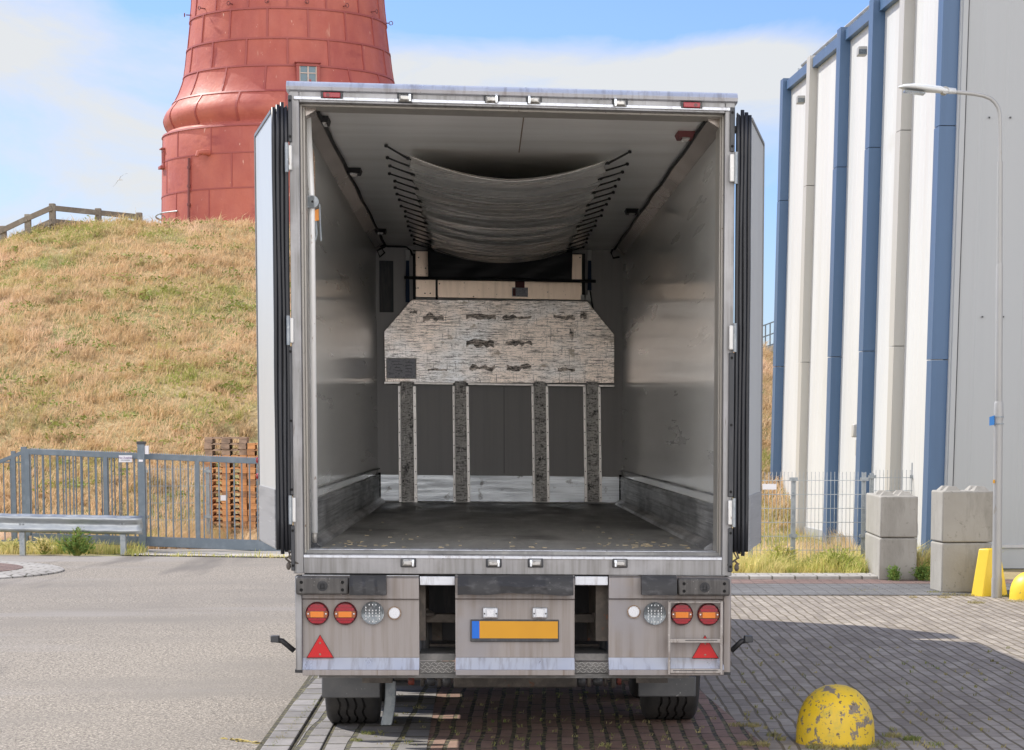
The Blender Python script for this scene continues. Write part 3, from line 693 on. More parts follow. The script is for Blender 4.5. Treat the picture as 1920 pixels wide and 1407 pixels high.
# outlet spout, conductor pipe, hand rail ring
th, z = on_tower(418, 287); b = MB(); b.tube([tp(th, z, -.05), tp(th, z, .22), tp(th, z, .34) + Vector((-.10, 0, -.02)), tp(th, z, .36) + Vector((-.13, 0, -.14))], [.10, .085, .07, .055], 12)
b.build('outlet_spout', M['redpaint'], tower, smooth=True)
th, z0 = on_tower(380, 424); _, z1 = on_tower(380, 297); b = MB()
zs = np.linspace(z0 - .2, z1, 9); b.tube([tp(th, float(z), .05) for z in zs], .035, 8)
for z in zs[1::2]: b.tube([tp(th, float(z) - .04, .05), tp(th, float(z) + .04, .05)], .055, 8)
b.build('drain_pipe', M['pipe_dark'], tower)
thr, zr = on_tower(354, 396)
b = MB(); pts_ = []
a1_ = thr; r0 = rad_at(zr)
for q in range(13):
    a = a1_ - (a1_ + R(112)) * q / 12; pts_.append(tp(a, zr - .02 * q / 12, .02 + .16 * min(1, q / 2.0)))
b.tube(pts_, .022, 6)
for q in (3, 6): b.tube([pts_[q], tp(a1_ - (a1_ + R(112)) * q / 12, zr - .1, 0)], .018, 6)
b.build('ring_handrail', M['galv'], tower)

# wooden dune-top fence
wf_posts = [(6, 424, 66.5), (52, 402, 66.3), (98, 382, 66.3), (184, 391, 67.6), (261, 399, 69.0)]
wf = thing('wooden_fence', at(98, 428, 66.3), 'weathered grey wooden post and rail fence along the top of the dune', 'fence')
tops = []
for (px, py, Y_) in wf_posts:
    t_ = at(px, py, Y_); gz = float(dune_h(t_.x, Y_)) - .5; b = MB(); w_ = .085
    b.box(t_.x - w_, t_.x + w_, Y_ - w_, Y_ + w_, gz, t_.z); b.build('fence_post', M['wood'], wf, bevel=.02); tops.append(t_)
extra = at(-90, 468, 66.8); allp = [extra] + tops
for i in range(len(allp) - 1):
    a_, c_ = allp[i], allp[i + 1]
    for dz in (-.13, -.50):
        if i >= 4 and dz < -.2: continue
        b = MB(); o_ = Vector((0, -.11, dz)); b.bar(a_ + o_, c_ + o_, .05, .15); b.build('fence_rail', M['wood'], wf, bevel=.01)

# far railing on the dune to the right
rl = thing('metal_railing', at(1445, 655, 66.5), 'distant grey metal railing on the dune crest beside the warehouse', 'railing')
b = MB(); P0, P1 = at(1400, 668, 66.5), at(1470, 642, 66.5)
for k in range(9):
    a_ = P0.lerp(P1, k / 8); b.box(a_.x - .018, a_.x + .018, 66.48, 66.52, a_.z - .15, a_.z + .68)
b.build('railing_post', M['gate'], rl)
b = MB()
for h in (.68, .36, .06): b.bar(P0 + Vector((0, 0, h)), P1 + Vector((0, 0, h)), .03, .035)
b.build('railing_rail', M['gate'], rl)
b = MB(); b.bar(P0 + Vector((0, 0, -.05)), P1 + Vector((0, 0, -.05)), .5, .16); b.build('railing_base', M['concrete'], rl)

# ------------------------------------------------------------------ warehouse
LEAN = .017
def bx_(z): return 5.92 * 1.0
WC = gp(1767, 1066); WE = gp(1452, 992)
WC.z = WE.z = 0
wdir = (WE - WC).normalized(); wn_ = Vector((wdir.y * -1, wdir.x, 0)); wn_ = Vector((-abs(wdir.y), -abs(wdir.x), 0)).normalized() if True else wn_
WL = (WE - WC).length
WH = at(1452, 168, WE.y).z
fdir = Vector((1, .02, 0)).normalized(); fn = Vector((.02, -1, 0)).normalized()
def wxf(p): p = Vector(p); return Vector((p.x + LEAN * p.z, p.y, p.z))
ware = thing('warehouse', (WC.x, WC.y, 0), 'tall white corrugated warehouse with blue and white vertical cover strips', 'building')
def wp(s, d, z): return WC + wdir * s + wn_ * d + Vector((0, 0, z))
def fp(s, d, z): return WC + fdir * s + fn * d + Vector((0, 0, z))
# ribbed left wall: shallow vertical ribs in the mesh
def ribbed(pf, s0, s1, z0, z1, pitch, dep, name, m, thick=.12):
    b = MB(); n_ = int((s1 - s0) / pitch); prof_ = []
    for k in range(n_):
        a = s0 + (s1 - s0) * k / n_; c = (s1 - s0) / n_
        prof_ += [(a, 0), (a + c * .8, 0), (a + c * .86, -dep), (a + c * .94, -dep)]
    prof_.append((s1, 0))
    vs = []
    for (s_, d_) in prof_: vs += [pf(s_, d_, z0), pf(s_, d_, z1)]
    fs = [(2 * i, 2 * i + 2, 2 * i + 3, 2 * i + 1) for i in range(len(prof_) - 1)]
    b.add(vs, fs); return b.build(name, m, ware, xf=wxf)
ribbed(wp, 0, WL, .18, WH, .33, .004, 'cladding_wall', M['wallwhite'])
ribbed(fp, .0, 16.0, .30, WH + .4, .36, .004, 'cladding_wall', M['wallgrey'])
b = MB(); b.hexa([wp(0, -.2, 0), wp(WL, -.2, 0), wp(WL, .03, 0), wp(0, .03, 0)], [wp(0, -.2, .18), wp(WL, -.2, .18), wp(WL, .03, .18), wp(0, .03, .18)])
b.hexa([fp(0.3, -.2, 0), fp(16, -.2, 0), fp(16, .05, 0), fp(0.3, .05, 0)], [fp(0.3, -.2, .30), fp(16, -.2, .30), fp(16, .05, .30), fp(0.3, .05, .30)])
b.build('plinth', M['wallgrey'], ware, xf=wxf)
b = MB(); b.hexa([wp(0.1, -.1, WH), fp(16, -.1, WH), fp(16, -WL, WH), wp(WL, -.1, WH)], [wp(0.1, -.1, WH + .08), fp(16, -.1, WH + .08), fp(16, -WL, WH + .08), wp(WL, -.1, WH + .08)])
b.build('roof', M['wallgrey'], ware, xf=wxf)
b = MB(); b.hexa([wp(WL, -.02, 0), wp(WL, -.4, 0), wp(WL, -.4, WH), wp(WL, -.02, WH)], [wp(WL + .05, -.02, 0), wp(WL + .05, -16, 0), wp(WL + .05, -16, WH), wp(WL + .05, -.02, WH)]); b.build('rear_wall', M['wallgrey'], ware, xf=wxf)
cols = [('b', 15.0), ('w', 12.0), ('b', 9.0), ('b', 6.0), ('w', 3.0), ('b', .42)]
step = (WL - .45) / 5.0
PW = [0.32, .34, .34, .34, .34, .30]; PD = [.17, .15, .18, .20, .17, .24]
for i in range(6):
    s0 = .12 + step * (5 - i) ; c = 'bwbbwb'[i]
    s0 -= (.3, .32, .6, .62, 0, .05)[i]
    w_ = PW[i]; d_ = PD[i]; b = MB()
    top = WH + (.14 if i < 5 else .14)
    cuts = [0.0, 3.3 if i < 5 else 3.0, 6.6 if i < 5 else 6.3, top]
    for q in range(3):
        z0, z1 = cuts[q], cuts[q + 1] - .012
        e = .004 * (q % 2)
        b.hexa([wp(s0 - e, -.05, z0), wp(s0 - e, d_ + e, z0), wp(s0 + w_ + e, d_ + e, z0), wp(s0 + w_ + e, -.05, z0)],
               [wp(s0 - e, -.05, z1), wp(s0 - e, d_ + e, z1), wp(s0 + w_ + e, d_ + e, z1), wp(s0 + w_ + e, -.05, z1)])
    b.build('cover_strip', M['pilblue'] if c == 'b' else M['pilwhite'], ware, xf=wxf)
    if i < 5:
        # coping length between this strip and the next one nearer the camera
        s1 = s0; s2 = (.12 + step * (4 - i)) - (.3, .32, .6, .62, 0, .05)[i + 1] + PW[i + 1]
        b = MB(); b.hexa([wp(s1 - .01, -.06, WH - .10), wp(s2 + .01, -.06, WH - .10), wp(s2 + .01, .10, WH - .10), wp(s1 - .01, .10, WH - .10)],
                         [wp(s1 - .01, -.06, WH + .08), wp(s2 + .01, -.06, WH + .08), wp(s2 + .01, .10, WH + .08), wp(s1 - .01, .10, WH + .08)])
        b.build('coping', M['pilblue'], ware, xf=wxf)
b = MB(); b.tube([wp(WL - .4, -.25, WH + .42), wp(0, -.25, WH + .42)], .035, 8)
for k in range(11): 
    s_ = WL * k / 10; b.tube([wp(s_, -.25, WH), wp(s_, -.25, WH + .42)], .022, 6)
b.build('roof_rail', M['galv_rail'], ware, xf=wxf)
# corner trim and seams of the front wall
b = MB(); b.hexa([fp(0, -.05, 0), fp(.03, .03, 0), fp(.10, .03, 0), fp(.10, -.05, 0)], [fp(0, -.05, WH + .4), fp(.03, .03, WH + .4), fp(.10, .03, WH + .4), fp(.10, -.05, WH + .4)])
b.build('corner_trim', M['wallgrey'], ware, xf=wxf)
b = MB()
for s_ in (.105, 1.2, 2.4, 3.6): b.hexa([fp(s_, -.02, .3), fp(s_, .012, .3), fp(s_ + .012, .012, .3), fp(s_ + .012, -.02, .3)], [fp(s_, -.02, WH), fp(s_, .012, WH), fp(s_ + .012, .012, WH), fp(s_ + .012, -.02, WH)])
b.build('panel_joint', M['frame_dark'], ware, xf=wxf)
b = MB(); b.hexa([fp(.3, 0, .30), fp(16, 0, .30), fp(16, .08, .30), fp(.3, .08, .30)], [fp(.3, 0, .34), fp(16, 0, .34), fp(16, .05, .34), fp(.3, .05, .34)])
b.build('drip_sill', M['pilwhite'], ware, xf=wxf)
b = MB()
for z_ in (3.6, 6.4):
    for s_ in (.45, .75, 1.1, 1.4): 
        p = fp(s_, .015, z_); b.box(p.x - .010, p.x + .010, p.y - .02, p.y + .01, p.z - .010, p.z + .010)
b.build('fixing_screws', M['frame_dark'], ware, xf=wxf)
for s_, z_ in ((WL - 2.4, WH - .55), (WL - 9.0 + .9, WH - .55)):
    b = MB(); p = wp(s_, .14, z_); b.box(p.x - .06, p.x + .09, p.y - .14, p.y + .10, p.z - .07, p.z + .07)
    wlp = b.build('wall_lamp', M['lamp_metal'], ware, bevel=.01, xf=wxf)
    b = MB(); b.box(p.x - .05, p.x + .08, p.y - .155, p.y - .141, p.z - .06, p.z + .02); b.build('lamp_glass', M['lens_clear'], wlp, xf=wxf)
p = wp(5.75, .0, 1.85); b = MB(); b.box(p.x - .12, p.x + .02, p.y - .2, p.y + .2, p.z - .28, p.z); b.box(p.x - .2, p.x + .02, p.y - .12, p.y + .12, p.z + .03, p.z + .25)
b.build('alarm_box', M['pilwhite'], ware, bevel=.02, xf=wxf)

# ------------------------------------------------------------------ mesh fence on the right
def mesh_fence(name, a, c, z0, z1, posts, label, dx=.055, dz=.2, r=.0035, plate=False):
    a, c = Vector(a), Vector(c); L = (c - a).length; t = thing(name, (a.x, a.y, 0), label, 'fence'); d = (c - a) / L
    b = MB(); n_ = int(L / dx)
    for k in range(n_ + 1):
        p = a + d * (L * k / n_); b.box(p.x - r, p.x + r, p.y - r, p.y + r, z0, z1 + .03)
    k = 0; z = z0 + .02
    while z < z1 + .01:
        b.bar(a + Vector((0, -.008, z)), c + Vector((0, -.008, z)), .006, .009); z += dz
    b.build('wire_mesh', M['galv_rail'], t)
    for s_, h in posts:
        p = a + d * s_; b = MB(); b.box(p.x - .03, p.x + .03, p.y + .02, p.y + .08, -.02, h); po = b.build('fence_post', M['galv'], t, bevel=.004)
        for zz in (.45, z1 - .1): b = MB(); b.box(p.x - .06, p.x + .06, p.y - .02, p.y + .018, zz, zz + .05); b.build('clamp', M['galv'], po)
    return t
FA = at(1375, 1000, 33.6); FB = at(1622, 1000, 33.6); FA.z = FB.z = 0
ztop = at(1500, 889, 33.6).z
ff = mesh_fence('mesh_fence', FA, FB, .05, ztop, [(at(1487, 1000, 33.6).x - FA.x, at(1487, 898, 33.6).z), (FB.x - FA.x - .02, ztop + .02), (.25, ztop)], 'galvanised wire mesh fence panel in front of the warehouse wall')
b = MB(); p = at(1443, 913, 33.55); b.box(p.x - .1, p.x + .1, 33.57, 33.585, p.z - .04, p.z + .04); b.build('fence_plate', M['signwhite'], ff)
FA2 = at(1634, 1000, 35.8); FB2 = at(1712, 1000, 35.8); FA2.z = FB2.z = 0
mesh_fence('mesh_fence', FA2, FB2, .05, at(1660, 885, 35.8).z, [(.0, at(1634, 890, 35.8).z + .02), (FB2.x - FA2.x, at(1708, 868, 35.8).z)], 'short wire mesh fence with a taller end post behind the left block stack')

# ------------------------------------------------------------------ concrete blocks
def cblock(cx, cy, wx, ly, z0, z1, rot, label, studs=(), group='stacked concrete blocks'):
    t = thing('concrete_block', (cx, cy, z0), label, 'concrete block', group)
    b = MB(); b.box(-wx / 2, wx / 2, -ly / 2, ly / 2, 0, z1 - z0)
    o = b.build('block_body', M['concrete'], t, bevel=.022, seg=3, local=True)
    for (sx, sy) in studs:
        b = MB(); s = .105; q = .045; h = .055
        b.hexa([(sx - s, sy - s, z1 - z0 - .01), (sx + s, sy - s, z1 - z0 - .01), (sx + s, sy + s, z1 - z0 - .01), (sx - s, sy + s, z1 - z0 - .01)],
               [(sx - q, sy - q, z1 - z0 + h), (sx + q, sy - q, z1 - z0 + h), (sx + q, sy + q, z1 - z0 + h), (sx - q, sy + q, z1 - z0 + h)])
        b.build('stud', M['concrete'], t, local=True)
    t.rotation_euler = (0, 0, rot); return t
for (xl, xr, yb, yt, ly, tag_, rot, seam, gl) in ((1653, 1723, 1089, 929, 1.9, 'left', R(-2.0), 1009, 'fence end'), (1759, 1858, 1112, 919, .62, 'right', R(3.5), 1018, 'lamp post')):
    g_ = gp((xl + xr) / 2, yb); pa = at(xl, yb, g_.y); pb = at(xr, yb, g_.y); zt = at(xl, yt + 2, g_.y).z; zs_ = at(xl, seam, g_.y).z
    w_ = pb.x - pa.x; cxx = (pa.x + pb.x) / 2; cyy = g_.y + ly / 2
    if tag_ == 'left':
        st = [(-.12, -.55), (.12, -.55), (-.12, .1), (.12, .1)]
        cblock(cxx, cyy, w_, ly, 0, zs_ - .004, rot, 'lower weathered concrete block with weeds at its foot, left stack at the fence end')
        cblock(cxx + .005, cyy, w_, ly, zs_ + .004, zt, rot, 'upper concrete block with four studs on top, left stack at the fence end', st)
    else:
        st = [(-.17, -.15), (.18, -.15), (-.17, .15), (.18, .15)]
        cblock(cxx, cyy, w_ * .96, ly, 0, zs_ - .004, rot, 'lower concrete block beside the leaning yellow post near the lamp post')
        cblock(cxx + .004, cyy, w_ * .98, ly, zs_ + .004, zt, rot, 'upper concrete block with stained grey face and studs, stack by the lamp post', st)

# yellow wedge post
g_ = gp(1850, 1119); 
b = MB()
def wq(px, py, Y_): p = at(px, py, Y_); return (p.x, p.y, p.z)
Yn = g_.y
base = [at(1820, 1115, Yn + .12), at(1843, 1119, Yn), at(1890, 1118, Yn + .1), at(1868, 1112, Yn + .75)]
for p in base: p.z = -.01
zt = at(1845, 1031, Yn).z
top = [at(1835, 1031, Yn + .22), at(1855, 1034, Yn + .12), at(1875, 1034, Yn + .18), at(1860, 1030, Yn + .5)]
for p in top: p.z = zt
b.hexa(base, top)
yw = b.build('traffic_post', M['yellow_dark'], bevel=.012)
tag(yw, 'yellow tapered guard post leaning between the concrete stack and the lamp post', 'post')

# half-sphere bollards
def dome(px_c, py_base, half_px, py_top, label, m, seed):
    g_ = gp(px_c, py_base - 6); sc = F_PX / g_.y; r = half_px / sc; h = at(px_c, py_top, g_.y).z
    prof_ = [(r * 1.0, -.03), (r * 1.0, h * .05), (r * .995, h * .22), (r * .965, h * .42)]
    prof_ = [(r, -.03)] + [(r * float(np.interp(q, [0, .15, .3, .42, .55, .68, .8, .9, .97, 1.0], [1, .997, .982, .955, .905, .82, .69, .52, .29, 0])), h * q) for q in (0, .08, .15, .22, .3, .36, .42, .49, .55, .61, .68, .74, .8, .85, .9, .935, .97, .99, 1.0)]
    b = MB(); b.lathe(prof_, (0, 0, 0), 56)
    t = b.build('bollard', m, smooth='all', local=True); t.location = (g_.x, g_.y + r * .0, 0); tag(t, label, 'bollard', 'yellow dome bollards')
    return t, r, h
dome1, dr_, dh_ = dome(1566, 1398, 74, 1283, 'chipped and scuffed yellow concrete dome bollard in the right foreground', M['yellow'], 1)
dome(1936, 1130, 43, 1070, 'clean glossy yellow dome bollard at the right edge beside the lamp post', M['yellow_dark'], 2)

# ------------------------------------------------------------------ street lamp
g_ = gp(1869, 1121); LY = g_.y
lamp = thing('street_lamp', (g_.x, LY, 0), 'grey stepped street lamp with long curved arm and flat white head', 'street lamp')
def lp(px, py): return at(px, py, LY)
def rpx(w): return w / 2 / F_PX * LY
b = MB(); b.tube([lp(1868.5, 1124), lp(1869, 1084)], rpx(20), 16); b.build('base_sleeve', M['lamp_metal'], lamp, smooth=True)
b = MB(); b.tube([lp(1869, 1084), lp(1872, 782), lp(1872.5, 768)], [rpx(18), rpx(17), rpx(16)], 16); b.build('lower_post', M['lamp_metal'], lamp, smooth=True)
b = MB(); b.tube([lp(1872.5, 786), lp(1872.5, 757), lp(1872.6, 752)], [rpx(18.5), rpx(17.5), rpx(13)], 16); b.build('collar', M['lamp_metal'], lamp, smooth=True)
b = MB(); b.tube([lp(1872.5, 757), lp(1874, 500), lp(1874.5, 494)], [rpx(14), rpx(13), rpx(11)], 16); b.build('middle_post', M['lamp_metal'], lamp, smooth=True)
b = MB(); b.tube([lp(1874, 500), lp(1875, 303)], [rpx(11), rpx(10)], 14); b.build('upper_post', M['lamp_metal'], lamp, smooth=True)
arm = [(1875, 306), (1875, 240), (1874.5, 215), (1872, 203), (1866, 193), (1857, 185), (1845, 180), (1825, 176), (1792, 173)]
b = MB(); b.tube([lp(*p) for p in arm], [rpx(7.5)] * 9, 12); b.build('curved_arm', M['lamp_metal'], lamp, smooth=True)
# head: flattened shell
b = MB(); secs = [(1792, 166, 179, .05), (1768, 163.5, 178, .09), (1763, 162, 177.5, .09), (1735, 159, 175.5, .14), (1712, 157.5, 171.5, .15), (1695, 158.5, 168.5, .11), (1685, 162, 166, .03)]
vs = []; nn = 14
for (x, y0, y1, wd) in secs:
    p0, p1 = lp(x, y0), lp(x, y1); c = (p0 + p1) / 2; hh = (p0.z - p1.z) / 2
    for k in range(nn):
        a = 2 * math.pi * k / nn; s_ = math.sin(a)
        vs.append((c.x, c.y + math.cos(a) * wd, c.z + (hh * s_ if s_ > 0 else hh * max(s_, -.55))))
fs = [(i * nn + k, i * nn + (k + 1) % nn, (i + 1) * nn + (k + 1) % nn, (i + 1) * nn + k) for i in range(len(secs) - 1) for k in range(nn)] + [tuple(range(nn)), tuple((len(secs) - 1) * nn + k for k in range(nn))]
b.add(vs, fs); lh = b.build('lamp_head', M['lamp_head'], lamp, smooth='all')
p0, p1 = lp(1733, 173), lp(1695, 168.5); b = MB(); b.hexa([p0 + Vector((0, -.09, -.012)), p1 + Vector((0, -.07, -.012)), p1 + Vector((0, .07, -.012)), p0 + Vector((0, .09, -.012))], [p0 + Vector((0, -.09, -.03)), p1 + Vector((0, -.07, -.03)), p1 + Vector((0, .07, -.03)), p0 + Vector((0, .09, -.03))])
b.build('lens', M['lens_clear'], lh)
p = lp(1771, 171); b = MB(); b.lathe([(.0, -.075), (.042, -.075), (.045, -.06), (.045, .06), (.042, .075), (0, .075)], p, 18, axis='y'); b.build('pivot', M['lamp_metal'], lh, smooth=True)
p = lp(1858, 788); b = MB(); b.prism([p + Vector((-.03, -.06, .035)), p + Vector((.035, -.03, .055)), p + Vector((.035, -.03, -.055)), p + Vector((-.03, -.06, -.065))], (.008, .02, 0)); b.build('number_tag', M['blue_sign'], lamp)
b = MB()
for y_ in (782, 795): b.lathe([(rpx(18.5), -.008), (rpx(20), -.008), (rpx(20), .008), (rpx(18.5), .008)], lp(1872, y_), 16)
b.build('tag_strap', M['galv'], lamp)
p = lp(1862.5, 903); b = MB(); b.box(p.x - .012, p.x + .008, LY - .055, LY - .035, p.z - .02, p.z + .02); b.build('yellow_marker', M['plate_yellow'], lamp)

# ------------------------------------------------------------------ left: guard rail
GY = 37.6
gr = thing('guard_rail', (at(130, 1030, GY).x, GY, 0), 'galvanised steel crash barrier on short posts in front of the gate', 'guard rail')
prf = [(0, .0), (.055, .035), (.055, .075), (.0, .12), (.0, .17), (.055, .215), (.055, .255), (0, .30)]
gz0 = at(130, 1000, GY).z; gzh = at(130, 965, GY).z - gz0
xl_, xr_ = at(-60, 980, GY).x, at(268, 980, GY).x
b = MB(); n_ = 24; vs = []
slope = (at(0, 965, GY).z - at(268, 970, GY).z) / (at(268, 970, GY).x - at(0, 965, GY).x)
for k in range(n_ + 1):
    x = xl_ + (xr_ - xl_) * k / n_
    for (d, z) in prf: vs.append((x, GY - .06 - d + (0.05 if k == n_ else 0), gz0 + z / .30 * gzh - slope * (x - at(130, 1000, GY).x) + .003 * math.sin(k * 1.7)))
m_ = len(prf); fs = [(k * m_ + j, (k + 1) * m_ + j, (k + 1) * m_ + j + 1, k * m_ + j + 1) for k in range(n_) for j in range(m_ - 1)]
b.add(vs, fs); o = b.build('rail_beam', M['galv_rail'], gr, smooth='all'); sm = o.modifiers.new('thickness', 'SOLIDIFY'); sm.thickness = .006
for px in (42, 231):
    p = at(px, 1000, GY); b = MB(); b.box(p.x - .042, p.x + .042, GY - .05, GY - .042, -.05, gz0 + gzh * .8); b.box(p.x - .042, p.x - .034, GY - .042, GY + .06, -.05, gz0 + gzh * .8); b.box(p.x + .034, p.x + .042, GY - .042, GY + .06, -.05, gz0 + gzh * .8)
    po = b.build('rail_post', M['galv'], gr)
    b = MB()
    for dx_ in (-.025, .025): b.lathe([(0, -.012), (.012, -.012), (.012, .012), (0, .012)], (p.x + dx_, GY - .075, gz0 + gzh * .5), 8, axis='y')
    b.build('bolt', M['galv'], po)

# sliding gate and its fence
HY = 38.8
gate = thing('sliding_gate', (at(380, 1030, HY).x, HY, 0), 'blue grey steel sliding gate with vertical bars and heavy bottom beam', 'gate')
def g3(px, py, dy=0): p = at(px, py, HY + dy); return p
def gbar(mb, a, c, w, h, dy=0): mb.bar(g3(*a, dy), g3(*c, dy), w, h)
b = MB(); gbar(b, (50, 847), (560, 868), .06, .095); b.build('top_rail', M['gate'], gate, bevel=.005)
b = MB(); b.hexa([g3(60, 1000, -.06), g3(600, 1016, -.06), g3(600, 1038, -.06), g3(60, 1016, -.06)], [g3(60, 1000, .06), g3(600, 1016, .06), g3(600, 1038, .06), g3(60, 1016, .06)])
b.build('bottom_beam', M['gate'], gate, bevel=.008)
for px in (198, 370, 52):
    b = MB(); gbar(b, (px, 846 + (px - 50) * .041), (px, 1008 + (px - 50) * .02), .065, .065) if False else b.box(g3(px, 900).x - .035, g3(px, 900).x + .035, HY - .035, HY + .035, g3(px, 1005 + (px - 60) * .03).z, g3(px, 846 + (px - 50) * .041).z)
    b.build('gate_stile', M['gate'], gate)
px = 66.0; k = 0
while px < 545:
    if min(abs(px - q) for q in (198, 370)) > 6:
        x = g3(px, 900).x; b = MB(); b.box(x - .011, x + .011, HY - .011, HY + .011, g3(px, 1003 + (px - 60) * .03).z, g3(px, 850 + (px - 50) * .041).z); b.build('gate_bar', M['gate'], gate)
    px += 14.35
b = MB()
x = -9.0
while False: pass
n_ = 120; q0, q1 = g3(60, 843), g3(545, 863)
for k in range(n_):
    p = q0.lerp(q1, k / n_); b.add([(p.x - .02, HY, p.z - .01), (p.x + .02, HY, p.z - .01), (p.x, HY, p.z + .035), (p.x, HY + .008, p.z)], [(0, 1, 2), (0, 2, 3), (1, 3, 2), (0, 3, 1)])
b.build('spike_strip', M['galv'], gate)
# sign plate on the gate
p0, p1 = g3(223, 854, -.06), g3(248, 867, -.06)
sgn = MB(); sgn.box(p0.x, p1.x, p0.y - .01, p0.y, p1.z, p0.z); sg = sgn.build('gate_sign', M['signwhite'], gate)
mt = Matrix.Translation(((p0.x + p1.x) / 2, p0.y - .013, p0.z - .042)) @ Matrix.Rotation(R(90), 4, 'X')
text_mesh('sign_lettering', "Van Zutphen", .043, M['purple'], mt, sg)
mt = Matrix.Translation(((p0.x + p1.x) / 2, p0.y - .013, p0.z - .082)) @ Matrix.Rotation(R(90), 4, 'X')
text_mesh('sign_lettering', "HEKWERKEN", .026, M['greyink'], mt, sg)
# main gate post
gpst = thing('gate_post', (g3(266, 1035, -.25).x, HY - .25, 0), 'tall square steel gate post with dark cap beside the barrier end', 'gate post')
b = MB(); x = g3(266, 900, -.3).x; b.box(x - .058, x + .058, HY - .36, HY - .24, 0, g3(266, 833, -.3).z); b.build('post', M['gate'], gpst, bevel=.006)
b = MB(); b.box(x - .068, x + .068, HY - .37, HY - .23, g3(266, 833, -.3).z, g3(266, 829, -.3).z + .01); b.build('post_cap', M['frame_dark'], gpst)
b = MB(); b.box(x + .06, x + .12, HY - .33, HY - .27, g3(266, 852, -.3).z, g3(266, 836, -.3).z); b.box(x - .035, x + .035, HY - .375, HY - .361, g3(0, 866, -.3).z, g3(0, 862, -.3).z); b.build('photocell', M['signwhite'], gpst)
b = MB(); b.box(x - .14, x + .14, HY - .42, HY - .18, 0, .02); b.build('base_plate', M['galv'], gpst)
# fixed bar fence behind at the left
ff = thing('bar_fence', (at(150, 1020, HY + .5).x, HY + .5, 0), 'fixed steel bar fence with bent end behind the gate on the left', 'fence')
FY = HY + .45
def f3(px, py): return at(px, py, FY)
b = MB(); b.bar(f3(46, 847), f3(262, 856), .05, .06); b.bar(f3(46, 847), f3(0, 866), .05, .06); b.bar(f3(0, 866), f3(-30, 872), .05, .06); b.bar(f3(0, 867), f3(46, 867), .03, .02)
b.build('fence_rail', M['gate'], ff)
b = MB(); b.box(f3(46, 900).x - .045, f3(46, 900).x + .045, FY - .04, FY + .04, 0, f3(46, 838).z); b.box(f3(26, 900).x - .035, f3(26, 900).x + .035, FY - .03, FY + .03, 0, f3(28, 846).z); b.build('fence_post', M['gate'], ff)
for k in range(18):
    px = 58 + k * 12.1
    x = f3(px, 900).x; b = MB(); b.box(x - .009, x + .009, FY - .009, FY + .009, .12, f3(px, 850 + (px - 50) * .04).z); b.build('fence_bar', M['gate'], ff)
for px in (7, 20, 36):
    x = f3(px, 900).x; b = MB(); b.box(x - .009, x + .009, FY - .009, FY + .009, .12, f3(px, 862 - px * .35).z); b.build('fence_bar', M['gate'], ff)
b = MB(); b.bar((f3(-30, 900).x, FY, .14), (f3(262, 900).x, FY, .14), .04, .05); b.build('fence_rail', M['gate'], ff)
# wire fence behind, by the pallets
a_, c_ = at(270, 950, 41.5), at(392, 950, 41.5); a_.z = c_.z = 0
mesh_fence('mesh_fence', a_, c_, .1, at(300, 876, 41.5).z, [(0.02, at(0, 876, 41.5).z), ((c_ - a_).length - .02, at(0, 876, 41.5).z)], 'low wire mesh fence behind the sliding gate, left of the pallets', dx=.05, dz=.3)

# ------------------------------------------------------------------ pallets
PY_ = 43.2
pw = (at(462.5, 950, PY_).x - at(383.5, 950, PY_).x); base_z = at(420, 1012, PY_).z
ph = (at(420, 819.5, PY_).z - base_z) / 17.0; pd_ = 1.15
def pallet_mesh(m, name='p'):
    b = MB(); w = pw - .012; h = ph; t = h * .155
    rr = random.Random(3)
    for k in range(3):     # stringers blocks and boards, side seen is the 0.8 m end
        xc = (-w / 2 + w * .09, 0, w / 2 - w * .09)[k]; bw_ = (w * .18, w * .20, w * .18)[k]
        for yc in (-pd_ / 2 + .06, 0, pd_ / 2 - .06): b.box(xc - bw_ / 2, xc + bw_ / 2, yc - .055, yc + .055, t, h - 2 * t)
        b.box(xc - bw_ / 2, xc + bw_ / 2, -pd_ / 2, pd_ / 2, 0, t)
    for yc in (-pd_ / 2 + .06, 0, pd_ / 2 - .06): b.box(-w / 2, w / 2, yc - .06, yc + .06, h - 2 * t, h - t)
    for k in range(5):
        x0 = -w / 2 + (w - .13) * k / 4; b.box(x0, x0 + .13, -pd_ / 2, pd_ / 2, h - t + .001, h - .003)
    o = b.build('pallet', m, local=True); me = o.data; bpy.data.objects.remove(o); return me
pm = [pallet_mesh(M['palwood']), pallet_mesh(M['palwood_old']), pallet_mesh(M['palwood_mid'])]
ordn = ['topmost', 'second from top', 'third from top', 'fourth from top', 'fifth from top', 'sixth from top', 'seventh from top', 'eighth from top', 'ninth from top',
        'eighth from bottom', 'seventh from bottom', 'sixth from bottom', 'fifth from bottom', 'fourth from bottom', 'third from bottom', 'second from bottom', 'bottom']
rp = random.Random(12)
pick_a = [1, 1, 1, 0, 2, 0, 2, 0, 0, 2, 0, 0, 0, 0, 2, 0, 0]
pick_b = [0, 2, 0, 2, 0, 0, 2, 0, 2, 0, 0, 0, 2, 0, 0, 0]
